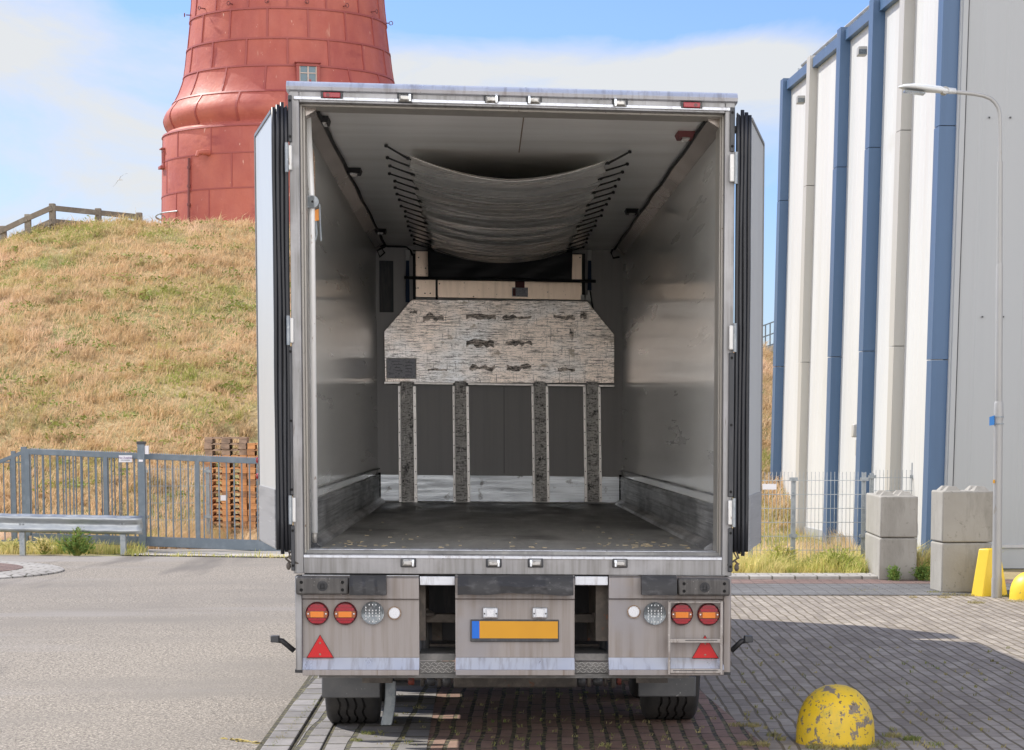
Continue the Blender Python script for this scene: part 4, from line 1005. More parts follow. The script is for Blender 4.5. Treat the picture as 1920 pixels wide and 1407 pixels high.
for s, (pxc, cnt, pick) in enumerate(((419.5, 17, pick_a), (499.5, 16, pick_b))):
    ctr = at(pxc, 950, PY_)
    for k in range(cnt):
        idx = pick[k]
        o = bpy.data.objects.new('pallet', pm[idx]); COL.objects.link(o)
        o.location = (ctr.x + rp.uniform(-.008, .008), PY_ + pd_ / 2 + rp.uniform(-.02, .02), base_z + ph * (cnt - 1 - k)); o.rotation_euler = (0, 0, rp.uniform(-.01, .01) + .085)
        word = ('fresh orange', 'weathered grey', 'brown')[idx]
        if s == 0: lab = '%s wooden pallet, %s of the taller left stack' % (word, ordn[k])
        else:
            od = ordn[k] if k < 8 else ordn[k + 1]
            lab = '%s wooden pallet, %s of the stack partly behind the lorry door' % (word, od)
        tag(o, lab, 'pallet', 'wooden pallets stacked behind the gate')
p = at(418.5, 934, PY_ - .02)
b = MB(); b.box(p.x - .05, p.x + .05, p.y - .004, p.y, p.z - .05, p.z + .05); tag(b.build('paper_label', M['signwhite'], bevel=.002), 'white paper label stuck on the left pallet stack', 'label')
b = MB(); b.box(at(384, 0, PY_).x, at(545, 0, PY_).x, PY_ - .1, PY_ + 1.3, -.02, base_z); tag(b.build('pallet_pad', M['slab']), kind='structure')

# ------------------------------------------------------------------ bushes
def bush(px, py, rad, hgt, cnt, size, label, m=None, seed=1):
    g_ = gp(px, py); t = thing('weed_plant', (g_.x, g_.y, 0), label, 'plant'); r = random.Random(seed); b = MB(); bs = MB()
    for k in range(int(cnt / 9)):
        a = r.random() * 6.283; q = rad * r.uniform(.1, 1); h = hgt * r.uniform(.5, 1.05) * (1.15 - .5 * q / rad)
        tip = Vector((g_.x + q * math.cos(a), g_.y + q * math.sin(a), h)); root = Vector((g_.x + .15 * q * math.cos(a), g_.y + .15 * q * math.sin(a), 0))
        bs.tube([root, root.lerp(tip, .5) + Vector((0, 0, .1 * h)), tip], [.006, .004, .002], 4)
        for j in range(9):
            c = root.lerp(tip, r.uniform(.25, 1)) + Vector((r.gauss(0, .03), r.gauss(0, .03), r.gauss(0, .02))); s = size * r.uniform(.6, 1.4)
            d = Vector((math.cos(a) + r.gauss(0, .8), math.sin(a) + r.gauss(0, .8), r.uniform(0, 1.4))).normalized(); e = d.cross(Vector((r.gauss(0, 1), r.gauss(0, 1), r.gauss(0, 1)))).normalized()
            b.add([c - d * s, c + e * s * .33, c + d * s, c - e * s * .33], [(0, 1, 2, 3)])
    bs.build('stems', M['leaf'], t); b.build('foliage', m or M['freshgrass'], t); return t
bush(144, 1042, .33, .42, 900, .035, 'bushy green weed growing under the crash barrier', seed=3)
bush(82, 1040, .22, .32, 400, .03, 'smaller dry green weed at the left barrier post', M['weedgrass'], seed=4)
bush(30, 1036, .4, .26, 500, .03, 'low weed clump at the left end of the verge', M['weedgrass'], seed=6)
bush(1677, 1090, .085, .20, 500, .022, 'dark green leafy weed at the foot of the left block stack', seed=5)
bush(1728, 1090, .13, .24, 450, .025, 'green weed between the two concrete stacks', seed=7)
bush(1462, 1070, .3, .4, 700, .03, 'large yellow green weed clump at the mesh fence foot', M['weedgrass'], seed=8)
bush(1570, 1075, .45, .38, 1100, .028, 'wide yellow green weed clump left of the concrete stack', M['weedgrass'], seed=9)
def tufts(name, spots, label, cat, seed, m, hgt=.03):
    rs = np.random.RandomState(seed); X = []; Y = []
    for (px, py, rad, cnt) in spots:
        g_ = gp(px, py); a = rs.rand(cnt) * 6.283; q = rad * np.sqrt(rs.rand(cnt)); X += list(g_.x + q * np.cos(a)); Y += list(g_.y + 1.4 * q * np.sin(a))
    X = np.array(X); Y = np.array(Y); H = hgt * (.4 + .9 * rs.rand(len(X)))
    o = blades_object(name, X, Y, np.zeros(len(X)) + .0, H, rs.uniform(.004, .009, len(X)), .9, m, seed); tag(o, label, cat, kind='stuff')
spots = [(1415, 1398, .10, 260), (1450, 1380, .05, 70), (1412, 1362, .05, 90), (1382, 1362, .06, 90), (1465, 1388, .03, 60), (1672, 1381, .06, 120), (1708, 1387, .06, 160), (1650, 1398, .12, 160), (1740, 1398, .10, 90), (1530, 1402, .07, 150), (1548, 1402, .1, 200),
         (1600, 1403, .1, 120), (1780, 1116, .1, 120), (1770, 1121, .08, 120), (1815, 1117, .12, 160), (1712, 1121, .05, 50), (1830, 1131, .10, 160), (1905, 1128, .12, 120), (1750, 1112, .08, 90), (1620, 1108, .2, 40),
         (1882, 1118, .13, 260), (690, 1378, .05, 100), (668, 1392, .04, 60), (735, 1345, .04, 60), (785, 1330, .05, 60), (1135, 1400, .04, 50)]
rr = random.Random(44)
for k in range(150):
    px = rr.uniform(700, 1500); py = rr.uniform(1300, 1405)
    spots.append((px, py, .02, rr.randint(3, 8)))
for k in range(120):
    px = rr.uniform(1380, 1900); py = rr.uniform(1215, 1405)
    spots.append((px, py, .015, rr.randint(3, 8)))
M['jointweed'] = grass_mat('dry_joint_weeds', (.36, .31, .15), (.28, .26, .10), (.16, .22, .06), (2.5, 2.5, 2.5), .46, .60)
tufts('joint_weeds', spots, 'small weeds sprouting between the paving bricks', 'weeds', 31, M['jointweed'])
ksp = [(rr.uniform(-1, 1) * 3 + 508 + (1407 - y) * .98, y, .02, 14) for y in np.linspace(1318, 1406, 40)]
tufts('kerb_moss', ksp, 'thin dry weeds along the kerb bricks', 'weeds', 32, M['jointweed'], .03)

# ------------------------------------------------------------------ gulls
def gull(px, py, Y_, s, label):
    c = at(px, py, Y_); t = thing('gull', c, label, 'bird', 'birds in the sky')
    def L(x, y, z): return c + Vector((x * s, y * s, z * s))
    b = MB(); b.tube([L(-.10, -.10, -.02), L(-.02, -.03, .0), L(.10, .05, -.01), L(.24, .1, -.03)], [.018 * s, .05 * s, .045 * s, .008 * s], 10); b.build('body', M['gullwhite'], t, smooth='all')
    for sg_ in (0, 1):
        pts_ = [L(0, 0, .02), L(.10, .02, .22), L(.32, .05, .36), L(.62, .10, .48)] if sg_ else [L(0, 0, .02), L(-.14, .0, -.10), L(-.28, .02, -.32), L(-.55, .05, -.56)]
        wd = [.09, .10, .07, .01]; vs = []
        for p, w in zip(pts_, wd): vs += [p + Vector((0, -w * s, 0)), p + Vector((0, w * s * .6, .012 * s)), p + Vector((0, 0, .028 * s))]
        fs = []
        for i in range(3):
            for j in range(3): fs.append((i * 3 + j, i * 3 + (j + 1) % 3, (i + 1) * 3 + (j + 1) % 3, (i + 1) * 3 + j))
        b = MB(); b.add(vs, fs); b.build('wing', M['gull'], t)
gull(224, 337, 60, .62 * 15 / F_PX * 60 / .6 * 1.55, 'grey and white gull gliding with wings tilted over the dune')
gull(1437, 172, 150, .16, 'tiny distant bird high above the open right door')

# ================================================================== LORRY
truck = thing('box_lorry', T((0, 0, 0)), 'refrigerated box lorry seen from behind with both rear doors folded open', 'lorry')
def tb(mb, name, m, parent=None, **kw): return mb.build(name, m, parent or truck, xf=T, **kw)
def quadbox(mb, x0, y0, x1, y1, v0, v1, vp=0.0):
    """box whose rear face is the pixel rectangle seen on plane v=vp"""
    u0, z1 = face(x0, y0, vp); u1, z0 = face(x1, y1, vp)
    mb.box(min(u0, u1), max(u0, u1), v0, v1, min(z0, z1), max(z0, z1)); return mb
# key levels
uoL = (face(541, 170)[0] + face(552, 1070)[0]) / 2; uoR = (face(1377, 190)[0] + face(1372, 1072)[0]) / 2
uiL = (face(563, 200)[0] + face(568, 1030)[0]) / 2; uiR = (face(1357, 225)[0] + face(1355, 1035)[0]) / 2
zoT = (face(545, 172)[1] + face(1370, 193)[1]) / 2; ziT = (face(565, 192)[1] + face(1355, 214)[1]) / 2
zoB = (face(556, 1076)[1] + face(1370, 1079)[1]) / 2; ziB = (face(570, 1039)[1] + face(1352, 1043)[1]) / 2
LV = 9.85
# inner volume
uwL = face(707, 700, LV)[0]; uwR = face(1167, 700, LV)[0]; zC = (face(703, 464, LV)[1] + face(1166, 465, LV)[1]) / 2; zF = (face(712, 944, LV)[1] + face(1168, 944, LV)[1]) / 2
# body shell
b = MB(); b.box(uoL + .01, uwL, .10, LV + .12, zF - .10, zC + .06); tb(b, 'side_wall', M['inwall'])
b = MB(); b.box(uwR, uoR - .01, .10, LV + .12, zF - .10, zC + .06); tb(b, 'side_wall', M['inwall'])
b = MB(); b.box(uoL + .012, uoR - .012, .10, LV + .12, zC + .0, zC + .12) if False else b.box(uwL - .001, uwR + .001, .10, LV + .12, zC, zC + .055); tb(b, 'ceiling', M['ceil'])
b = MB(); b.box(uoL + .015, uoR - .015, .12, LV + .10, zC + .062, zC + .13); tb(b, 'roof', M['door_in'])
b = MB(); b.box(uwL - .001, uwR + .001, .06, LV + .05, zF - .09, zF); tb(b, 'cargo_floor', M['floor_in'])
b = MB(); b.box(uwL, uwR, LV, LV + .11, zF + .002, zC - .002); fw = tb(b, 'front_wall', M['frontwall'])
b = MB(); b.box(uoL + .02, uoR - .02, LV + .10, LV + .14, zF - .09, zC + .12); tb(b, 'nose_panel', M['door_in'])

# rear frame ring
b = MB()
v0, v1 = -.02, .14
b.box(uoL, uiL, v0, v1, zoB, zoT); rf = tb(b, 'frame_post', M['alu'], bevel=.004)
b = MB(); b.box(uiR, uoR, v0, v1, zoB, zoT); tb(b, 'frame_post', M['alu'], bevel=.004)
b = MB(); b.box(uiL, uiR, v0, v1, ziT, zoT); hd = tb(b, 'frame_header', M['alu'], bevel=.004)
b = MB(); b.box(uiL, uiR, v0, v1, zoB, ziB); sl = tb(b, 'rear_sill', M['alu'], bevel=.004)
# bull nose roof moulding
b = MB(); n_ = 8; zm = zoT; prf = [(-.02, zm - .004), (-.045, zm + .004), (-.052, zm + .022), (-.04, zm + .042), (-.01, zm + .055), (.10, zm + .06), (.10, zm - .004)]
b.prism([(uoL - .012, p[0], p[1]) for p in prf], (uoR - uoL + .024, 0, 0)); tb(b, 'roof_moulding', M['bright'], smooth=True)
# drip strip under header, inner lips
b = MB(); b.box(uiL - .03, uiR + .03, -.032, -.0205, ziT + .012, ziT + .032); tb(b, 'drip_strip', M['bright'], hd, bevel=.003)
b = MB(); b.box(uiL, uiR, -.026, -.0205, ziB - .022, ziB - .006); b.box(uiL + .02, uiR - .02, .14, .32, zF - .01, zF + .004); tb(b, 'threshold_strip', M['bright'], sl, bevel=.002)
# stepped return between frame and interior walls
for (a, c, nm) in ((uiL, uwL, 1), (uwR, uiR, -1)):
    pass
bl = MB(); ul = uiL
x1 = uiL + .055
bl.box(uiL - .001, uiL + .012, .05, .22, ziB, ziT); bl.box(uiL + .012, uiL + .024, .09, .24, ziB, ziT) ; tb(bl, 'frame_return', M['ivory'], bevel=.003)
bl = MB(); bl.box(uiR - .010, uiR + .001, .05, .30, ziB, ziT); bl.box(uiR - .018, uiR - .010, .09, .34, ziB, ziT); tb(bl, 'frame_return', M['ivory'], bevel=.003)
bl = MB(); bl.box(uiL, uiR, .05, .30, ziT - .012, ziT + .001); tb(bl, 'header_seal', M['ivory'], bevel=.003)
# dark locking strips with holes on both posts
def strip_l(px, y0, y1, side):
    u0, z1 = face(px - 4, y0); u1, z0 = face(px + 4, y1)
    m1 = MB(); m1.box(u0, u1, -.036, -.0205, z0, z1); s_ = tb(m1, 'locking_strip', M['frame_dark'], bevel=.004)
    m1 = MB()
    for k in range(max(2, int((y1 - y0) / 75))):
        z = z1 - .03 - (z1 - z0 - .06) * k / max(1, (max(2, int((y1 - y0) / 75)) - 1)); m1.lathe([(0, -.0375), (.008, -.0375), (.008, -.030), (0, -.03)], ((u0 + u1) / 2, 0, z), 10, axis='y')
    tb(m1, 'strip_holes', M['hole'], s_)
strip_l(544.5, 180, 268, 0); strip_l(547, 650, 928, 0); strip_l(550, 985, 1070, 0)
strip_l(1372, 203, 286, 1); strip_l(1370, 662, 932, 1); strip_l(1368.5, 990, 1072, 1)
# hinges
M['hinge'] = M['white_paint']
for (x0, y0, x1, y1) in ((535, 274, 549, 321), (538, 597, 552, 644), (542, 933, 556, 979), (1367, 291, 1382, 343), (1366, 611, 1380, 657), (1364, 938, 1378, 984)):
    m1 = MB(); u0, z1 = face(x0, y0); u1, z0 = face(x1, y1); m1.box(u0, u1, -.052, -.022, z0, z1); h_ = tb(m1, 'hinge', M['hinge'], bevel=.006)
    uc = (u0 if x0 < 900 else u1) ; m1 = MB()
    m1.lathe([(.011, z0 - .012), (.011, z1 + .012)], (uc + (.012 if x0 < 900 else -.012), -.055, 0), 12); tb(m1, 'hinge_pin', M['galv'], h_, smooth=True)
# clearance lamps on header and sill
def sq_lamp(px, py, w, h, flip, vv=-.02):
    u, z = face(px, py); su = w / 644 * 1.0; m1 = MB()
    m1.box(u - w / 644, u + w / 644, vv - .012, vv - .0, z - h / 644, z + h / 644); l_ = tb(m1, 'marker_lamp', M['frame_dark'], bevel=.006, seg=3)
    m1 = MB(); k = .80; hw, hh = w / 644 * k, h / 644 * k
    m1.hexa([(u - hw, vv - .012, z - hh), (u + hw, vv - .012, z - hh), (u + hw, vv - .012, z + hh), (u - hw, vv - .012, z + hh)],
            [(u - hw * .7, vv - .04, z - hh * .5), (u + hw * .7, vv - .04, z - hh * .5), (u + hw * .7, vv - .04, z + hh * .5), (u - hw * .7, vv - .04, z + hh * .5)])
    tb(m1, 'lamp_glass', M['lamp_glass'], l_, bevel=.003)
    m1 = MB(); s_ = 1 if flip else -1; m1.box(u + s_ * hw * .75 - .007, u + s_ * hw * .75 + .007, vv - .042, vv - .02, z - hh, z + hh); tb(m1, 'lamp_cap', M['chrome'], l_, bevel=.003)
for px, py, fl in ((760, 186, 1), (922, 188.5, 1), (1001, 190.5, 0), (1162, 195.5, 0), (766, 1055, 1), (926, 1055.5, 1), (1004, 1055.5, 0), (1162, 1056, 0)):
    sq_lamp(px, py, 29, 17, fl)
for px, py in ((623, 180.5), (1296, 199)):
    u, z = face(px, py); m1 = MB(); m1.box(u - 20 / 322, u + 20 / 322, -.035, -.02, z - 6.2 / 322, z + 6.2 / 322); l_ = tb(m1, 'red_marker_lamp', M['frame_dark'], bevel=.004)
    m1 = MB(); m1.box(u - 15.5 / 322, u + 15.5 / 322, -.045, -.034, z - 4.8 / 322, z + 4.8 / 322); tb(m1, 'lamp_glass', M['lens_red'], l_, bevel=.004)
    m1 = MB(); uu = u + (-7 if px < 900 else 7) / 322; m1.lathe([(.006, -.047), (.010, -.047), (.010, -.044), (.006, -.044)], (uu, 0, z), 14, axis='y'); tb(m1, 'lamp_ring', M['lens_dark'], l_)

# ---- doors (opened past the sides): near edge with seals, white inner face with kick plate
def door(x_out, x_in, y_top, y_bot, x_far, y_topf, y_botf, side):
    DV = 1.14
    uo, zt = face(x_out, y_top); _, zb = face(x_out, y_bot); ui, _ = face(x_in, y_top)
    uf, _z = face(x_far, (y_topf + y_botf) / 2, DV)
    ui2 = uf + (ui - uo)
    zk = face(x_out, 918 if side < 0 else 930)[1]
    m1 = MB()
    m1.hexa([(uo, .0, zb), (ui, .0, zb), (ui2, DV, zb), (uf, DV, zb)], [(uo, .0, zt), (ui, .0, zt), (ui2, DV, zt), (uf, DV, zt)])
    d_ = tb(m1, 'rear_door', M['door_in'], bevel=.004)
    # trim around the inner face
    nrm = Vector((-(DV), (uf - uo), 0)).normalized() if side < 0 else Vector((DV, -(uf - uo), 0)).normalized()
    if side < 0 and nrm.x > 0: nrm = -nrm
    if side > 0 and nrm.x < 0: nrm = -nrm
    def pt(s, z, o=.003): return Vector((uo + (uf - uo) * s, DV * s, z)) + nrm * o
    m1 = MB()
    m1.hexa([pt(0.01, zb + .01, .0), pt(.99, zb + .01, .0), pt(.99, zk, .0), pt(.01, zk, .0)], [pt(0.01, zb + .01, .006), pt(.99, zb + .01, .006), pt(.99, zk, .006), pt(.01, zk, .006)])
    tb(m1, 'kick_plate', M['kick_door'], d_)
    m1 = MB()
    m1.hexa([pt(.975, zb, .0), pt(1.0, zb, .0), pt(1.0, zt, .0), pt(.975, zt, .0)], [pt(.975, zb, .007), pt(1.0, zb, .007), pt(1.0, zt, .007), pt(.975, zt, .007)])
    m1.hexa([pt(0.0, zt - .014, .0), pt(.97, zt - .014, .0), pt(.97, zt + .004, .0), pt(.0, zt + .004, .0)], [pt(0.0, zt - .014, .007), pt(.97, zt - .014, .007), pt(.97, zt + .004, .007), pt(.0, zt + .004, .007)])
    tb(m1, 'edge_trim', M['trimgrey'], d_)
    # seals: vertical ribs
    nr = 4
    for k in range(nr):
        t_ = (k + .5) / nr; uc = uo + (ui - uo) * t_; w = abs(ui - uo) / nr
        m1 = MB(); bend = .006 * math.sin(k * 2.1)
        ztop_ = zt + .015 + .014 * ((k * 7) % 3); zbot = zb - .012 * ((k * 5) % 3)
        pth = []
        for q in range(15):
            z = zbot + (ztop_ - zbot) * q / 14; pth.append((uc + .0022 * math.sin(q * .9 + k), -.012 - .006 * (k % 2) + .003 * math.sin(q * .7 + k), z))
        m1.tube(pth, w * .50, 10); tb(m1, 'door_seal', M['gasket'], d_, smooth='all')
    m1 = MB(); m1.box(min(uo, ui), max(uo, ui), -.012, -.002, zb, zt); tb(m1, 'seal_backing', M['black'], d_)
    # torn seal end and hanging hook
    ub = ui - (ui - uo) * .25
    m1 = MB()
    m1.tube([(ub, -.01, zb), (ub + .01, -.03, zb - .035), (ub - .015, -.02, zb - .05), (ub + .012, -.01, zb - .075)], .007, 6)
    m1.tube([(ub + (ui - uo) * .2, -.01, zb), (ub + .0, -.03, zb - .04), (ub + (ui - uo) * .5, -.02, zb - .075), (ub + (ui - uo) * .95, -.0, zb - .085)], .006, 6)
    m1.lathe([(.006, -.045), (.014, -.03), (.013, -.012), (.004, 0)], (ub, -.012, zb - .07), 8)
    tb(m1, 'door_hook', M['chassis'], d_)
    # torn rubber lips on top
    m1 = MB()
    for k in range(3):
        uu = uo + (ui - uo) * (k + .6) / 3.4; m1.prism([(uu - .014, -.01, zt), (uu + .014, -.01, zt), (uu + .014 * (1 if side < 0 else -1), -.005, zt + .03)], (0, .05, 0))
    tb(m1, 'torn_lip', M['flap'], d_)
    return d_
dl = door(509, 540, 207, 1031, 483, 250, 1008, -1)
dr = door(1409, 1380, 222, 1035, 1428.5, 262, 1025, 1)
# side marker lamps showing past the doors
for (px, ys, sgn_) in ((484, (864, 894), -1), (1427, (878, 890, 907), 1)):
    for y_ in ys:
        u, z = face(px, y_, 1.0); m1 = MB(); m1.lathe([(0, -.03), (.016, -.026), (.022, -.01), (.022, .012), (0, .012)], (u, 1.16, z), 14, axis='x'); tb(m1, 'side_reflector', M['lens_dark'] if sgn_ > 0 else M['lens_red'], smooth=True)
# door holdback stubs
for px, py in ((534, 240), (1385, 243)):
    u, z = face(px, py); m1 = MB(); m1.tube([(u - .03, .02, z), (u + .03, .02, z)], .022, 10); tb(m1, 'door_catch', M['frame_dark'])
for px, py in ((548, 915), (1373, 918)):
    u, z = face(px, py); m1 = MB(); s_ = -1 if px < 900 else 1; m1.hexa([(u, -.0, z - .05), (u + s_ * .05, -.0, z - .02), (u + s_ * .05, -.0, z + .03), (u, 0, z + .035)], [(u, .04, z - .05), (u + s_ * .05, .04, z - .02), (u + s_ * .05, .04, z + .03), (u, .04, z + .035)]); tb(m1, 'door_catch', M['black'])

# ---- interior trim
zk = face(720, 890, LV)[1]
for (ua, ub) in ((uwL, uwL + .018), (uwR - .018, uwR)):
    m1 = MB(); m1.box(ua, ub, .36, LV - .03, zF, zk)
    uin = ub if ua == uwL else ua; s_ = 1 if ua == uwL else -1
    for hh in (.04, .15, .24, .33):
        z = zF + hh; m1.box(min(uin, uin + s_ * .006), max(uin, uin + s_ * .006), .36, LV - .03, z, z + .012)
    m1.hexa([(uin, .36, zF), (uin + s_ * .06, .36, zF), (uin + s_ * .05, .36, zF + .02), (uin, .36, zF + .05)], [(uin, LV - .03, zF), (uin + s_ * .06, LV - .03, zF), (uin + s_ * .05, LV - .03, zF + .02), (uin, LV - .03, zF + .05)])
    tb(m1, 'side_kick_plate', M['kick'])
    # ceiling corner rail
    cr_ = .088; m1 = MB()
    uw_ = uin - s_ * .018
    m1.prism([(uw_ + s_ * .001, .16, zC - .001), (uw_ + s_ * cr_, .16, zC - .001), (uw_ + s_ * cr_, .16, zC - .010), (uw_ + s_ * (cr_ - .008), .16, zC - .016), (uw_ + s_ * .012, .16, zC - .058), (uw_ + s_ * .001, .16, zC - .064)], (0, LV - .3, 0))
    tb(m1, 'ceiling_rail', M['rail'])
    m1 = MB(); ue = uw_ + s_ * (cr_ + .010)
    pth = [(ue + s_ * .004 * math.sin(k * 1.3), .25 + (LV - .5) * k / 24, zC - .012 - .004 * abs(math.sin(k * .9))) for k in range(25)]
    if s_ > 0:
        u1_, z1_ = face(712, 450, LV - .35); pth += [(u1_, LV - .3, zC - .03)]
        for (px, py) in ((722, 462), (707, 470), (712, 482), (721, 474), (713, 462), (704, 456), (709, 446)): u_, z_ = face(px, py, LV - .1); pth.append((u_, LV - .08, z_))
    else:
        for (px, py) in ((1152, 462), (1146, 474), (1150, 484), (1162, 482)): u_, z_ = face(px, py, LV - .1); pth.append((u_, LV - .08, z_))
    m1.tube(pth, .011, 6); tb(m1, 'cable', M['black'], smooth='all')
# interior lamps along the ceiling
for (px, py, w) in ((664, 322, 30), (1284, 255, 34), (1184, 397, 22), (714, 434, 20), (610, 227, 14)):
    # find v where ceiling meets this sight line
    d = ray(px, py); best = None
    for k in range(400):
        v_ = .2 + k * .024; u_, z_ = face(px, py, v_)
        if z_ >= zC - .02 and best is None: pass
        if best is None or abs(z_ - (zC - .015)) < best[0]: best = (abs(z_ - (zC - .015)), v_, u_)
    _, v_, u_ = best; m1 = MB(); hw = .042 if w > 15 else .02
    m1.hexa([(u_ - hw, v_ - .09, zC - .035), (u_ + hw, v_ - .09, zC - .035), (u_ + hw, v_ + .09, zC - .035), (u_ - hw, v_ + .09, zC - .035)], [(u_ - hw * 1.25, v_ - .13, zC - .001), (u_ + hw * 1.25, v_ - .13, zC - .001), (u_ + hw * 1.25, v_ + .13, zC - .001), (u_ - hw * 1.25, v_ + .13, zC - .001)])
    l_ = tb(m1, 'ceiling_lamp', M['black'] if px != 1284 else M['pipe_dark']); m1 = MB(); m1.box(u_ - hw * .55, u_ + hw * .55, v_ - .095, v_ + .05, zC - .043, zC - .034); tb(m1, 'lamp_glass', M['lamp_glass'], l_)
# ceiling seam
u_, _ = face(983, 217, .1); m1 = MB(); m1.box(u_ - .0035, u_ + .0035, .3, 2.0, zC - .003, zC - .0005); tb(m1, 'ceiling_seam', M['bronze'])

# ---- air duct canvas under the ceiling
def vceil(py, px=960):
    lo, hi = 0.0, 12.0
    for _ in range(40):
        mid = (lo + hi) / 2
        if face(px, py, mid)[1] > zC: hi = mid
        else: lo = mid
    return lo
VA = vceil(282); VB = LV - .42
uA = face(762, 300, VA)[0]; uB = face(1143, 310, VA)[0]
nu, nv = 28, 420; m1 = MB(); vs = []; rn = random.Random(2)
wr = [(k_, rn.random() * 6.28, .075 / k_ * rn.uniform(.6, 1.3), rn.uniform(-.8, .8)) for k_ in (7, 11, 16, 22, 29, 37, 46, 56, 67)]
for j in range(nv + 1):
    v_ = VA + (VB - VA) * j / nv
    tens = .5 + .5 * math.cos((v_ - VA) * 2 * math.pi / .42)
    for i in range(nu + 1):
        t_ = i / nu; s_ = 2 * t_ - 1; uu = uA + (uB - uA) * t_
        inset = .022 * (1 - tens) * (1 if s_ > 0 else -1) * (abs(s_) ** 6)
        sag = .10 * (1 - abs(s_) ** 1.9) + (.02 * math.exp(-((v_ - VA) / .25) ** 2)) * (1 - abs(s_) ** 1.0)
        wv = sum(a * math.sin(k * v_ + p + c * s_ * s_ * 3) for (k, p, a, c) in wr)
        vs.append((uu - inset, v_ + .0, zC - .062 - sag - wv))
fs = [(j * (nu + 1) + i, j * (nu + 1) + i + 1, (j + 1) * (nu + 1) + i + 1, (j + 1) * (nu + 1) + i) for j in range(nv) for i in range(nu)]
m1.add(vs, fs); duct = tb(m1, 'air_duct', M['canvas'], smooth='all'); sm = duct.modifiers.new('thickness', 'SOLIDIFY'); sm.thickness = .004
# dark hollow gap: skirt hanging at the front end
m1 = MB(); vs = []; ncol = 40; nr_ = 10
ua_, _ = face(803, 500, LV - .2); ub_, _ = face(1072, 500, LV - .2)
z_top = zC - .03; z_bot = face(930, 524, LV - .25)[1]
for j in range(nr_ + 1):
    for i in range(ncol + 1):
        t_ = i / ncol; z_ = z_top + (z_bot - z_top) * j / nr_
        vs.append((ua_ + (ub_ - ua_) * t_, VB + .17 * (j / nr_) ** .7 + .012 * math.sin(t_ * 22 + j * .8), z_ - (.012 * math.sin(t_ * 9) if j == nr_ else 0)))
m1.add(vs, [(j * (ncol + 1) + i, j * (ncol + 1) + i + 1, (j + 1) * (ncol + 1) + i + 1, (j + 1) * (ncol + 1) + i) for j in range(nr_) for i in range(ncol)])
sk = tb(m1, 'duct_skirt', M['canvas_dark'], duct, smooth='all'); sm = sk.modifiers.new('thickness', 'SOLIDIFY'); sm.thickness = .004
ncord = 17
for side in (0, 1):
    for k in range(ncord):
        v_ = VA + .02 + (VB - VA - .05) * (k / (ncord - 1)) ** 1.0
        ue = uA if side == 0 else uB; s_ = -1 if side == 0 else 1; L_ = rn.uniform(.14, .165) * (.8 if k == 0 else 1)
        vo = v_ + rn.uniform(-.03, .05) - (.18 if k == 0 else 0)
        m1 = MB(); m1.tube([(ue - s_ * .03, v_, zC - .075), (ue, v_, zC - .062), (ue + s_ * L_ * .5, (v_ + vo) / 2, zC - .038), (ue + s_ * L_, vo, zC - .012)], [.006, .008, .0065, .0065], 6)
        m1.lathe([(0, -.012), (.012, -.008), (.012, .008), (0, .012)], (ue + s_ * L_, vo, zC - .012), 8)
        m1.lathe([(0, -.012), (.013, -.006), (.013, .006), (0, .012)], (ue - s_ * .01, v_, zC - .066), 8)
        tb(m1, 'tie_cord', M['stone'], duct)
# rod holding the skirt
ur0, zr_ = face(758, 521, LV - .12); ur1, _ = face(1117, 523, LV - .12)
m1 = MB(); m1.tube([(ur0, LV - .13, zr_), (ur1, LV - .13, zr_)], .016, 10); tb(m1, 'duct_rod', M['frame_dark'], smooth='all')
# duct brackets with blue straps
for px, s_ in ((765, 0), (1105, 1)):
    u_, z0_ = face(px, 566, LV); _, z1_ = face(px, 470, LV); _, zm_ = face(px, 490, LV)
    m1 = MB(); m1.box(u_ - .022, u_ + .022, LV - .05, LV - .01, zm_, z1_); m1.box(u_ - .016, u_ + .016, LV - .035, LV - .01, z0_, zm_ + .01); br_ = tb(m1, 'duct_bracket', M['white_paint'], bevel=.003)
    m1 = MB(); m1.hexa([(u_ - .022, LV - .07, z0_ - .01 if not s_ else z0_ + .11), (u_ + .018, LV - .07, z0_ - .01 if not s_ else z0_ + .11), (u_ + .018, LV - .05, z0_ + .11), (u_ - .022, LV - .05, z0_ + .11)], [(u_ - .015, LV - .07, zm_), (u_ + .015, LV - .07, zm_), (u_ + .015, LV - .05, zm_), (u_ - .015, LV - .05, zm_)]); tb(m1, 'strap', M['blue_strap'], br_)

# ---- front wall equipment (all seen at depth LV)
def fbox(name, x0, y0, x1, y1, m, t0=.004, t1=.02, par=None, bevel=0):
    m1 = MB(); quadbox(m1, x0, y0, x1, y1, LV - t1, LV - t0 if t0 else LV + .001, LV - t1); return tb(m1, name, m, par, bevel=bevel)
ev = fbox('evaporator_panel', 779, 470, 1095, 563, M['cream'], 0, .05, bevel=.003)
fbox('panel_trim', 774, 476, 779.5, 563, M['black'], 0, .056, ev); fbox('panel_trim', 1091, 476, 1097, 558, M['black'], 0, .056, ev); fbox('panel_trim', 816.5, 524, 821, 563, M['black'], .05, .056, ev)
fbox('panel_trim', 774, 471, 1097, 476, M['black'], 0, .058, ev)
m1 = MB()
for (px, py) in ((785, 484), (798, 504), (797, 551), (807, 551), (824, 533), (1087, 484), (784, 541), (888, 557)):
    u_, z_ = face(px, py, LV); m1.lathe([(0, LV - .054), (.007, LV - .054), (.007, LV - .049), (0, LV - .049)], (u_, 0, z_), 8, axis='y')
tb(m1, 'panel_screws', M['black'], ev)
st_ = fbox('warning_sticker', 960, 539, 990, 557, M['grey_plate'], .05, .053, ev)
fbox('sticker_symbol', 961.5, 541, 967, 555, M['pipe_dark'], .053, .0545, st_)
for k in range(5): fbox('sticker_line', 970, 541 + k * 3.0, 987, 542.3 + k * 3.0, M['greyink'], .053, .0545, st_)
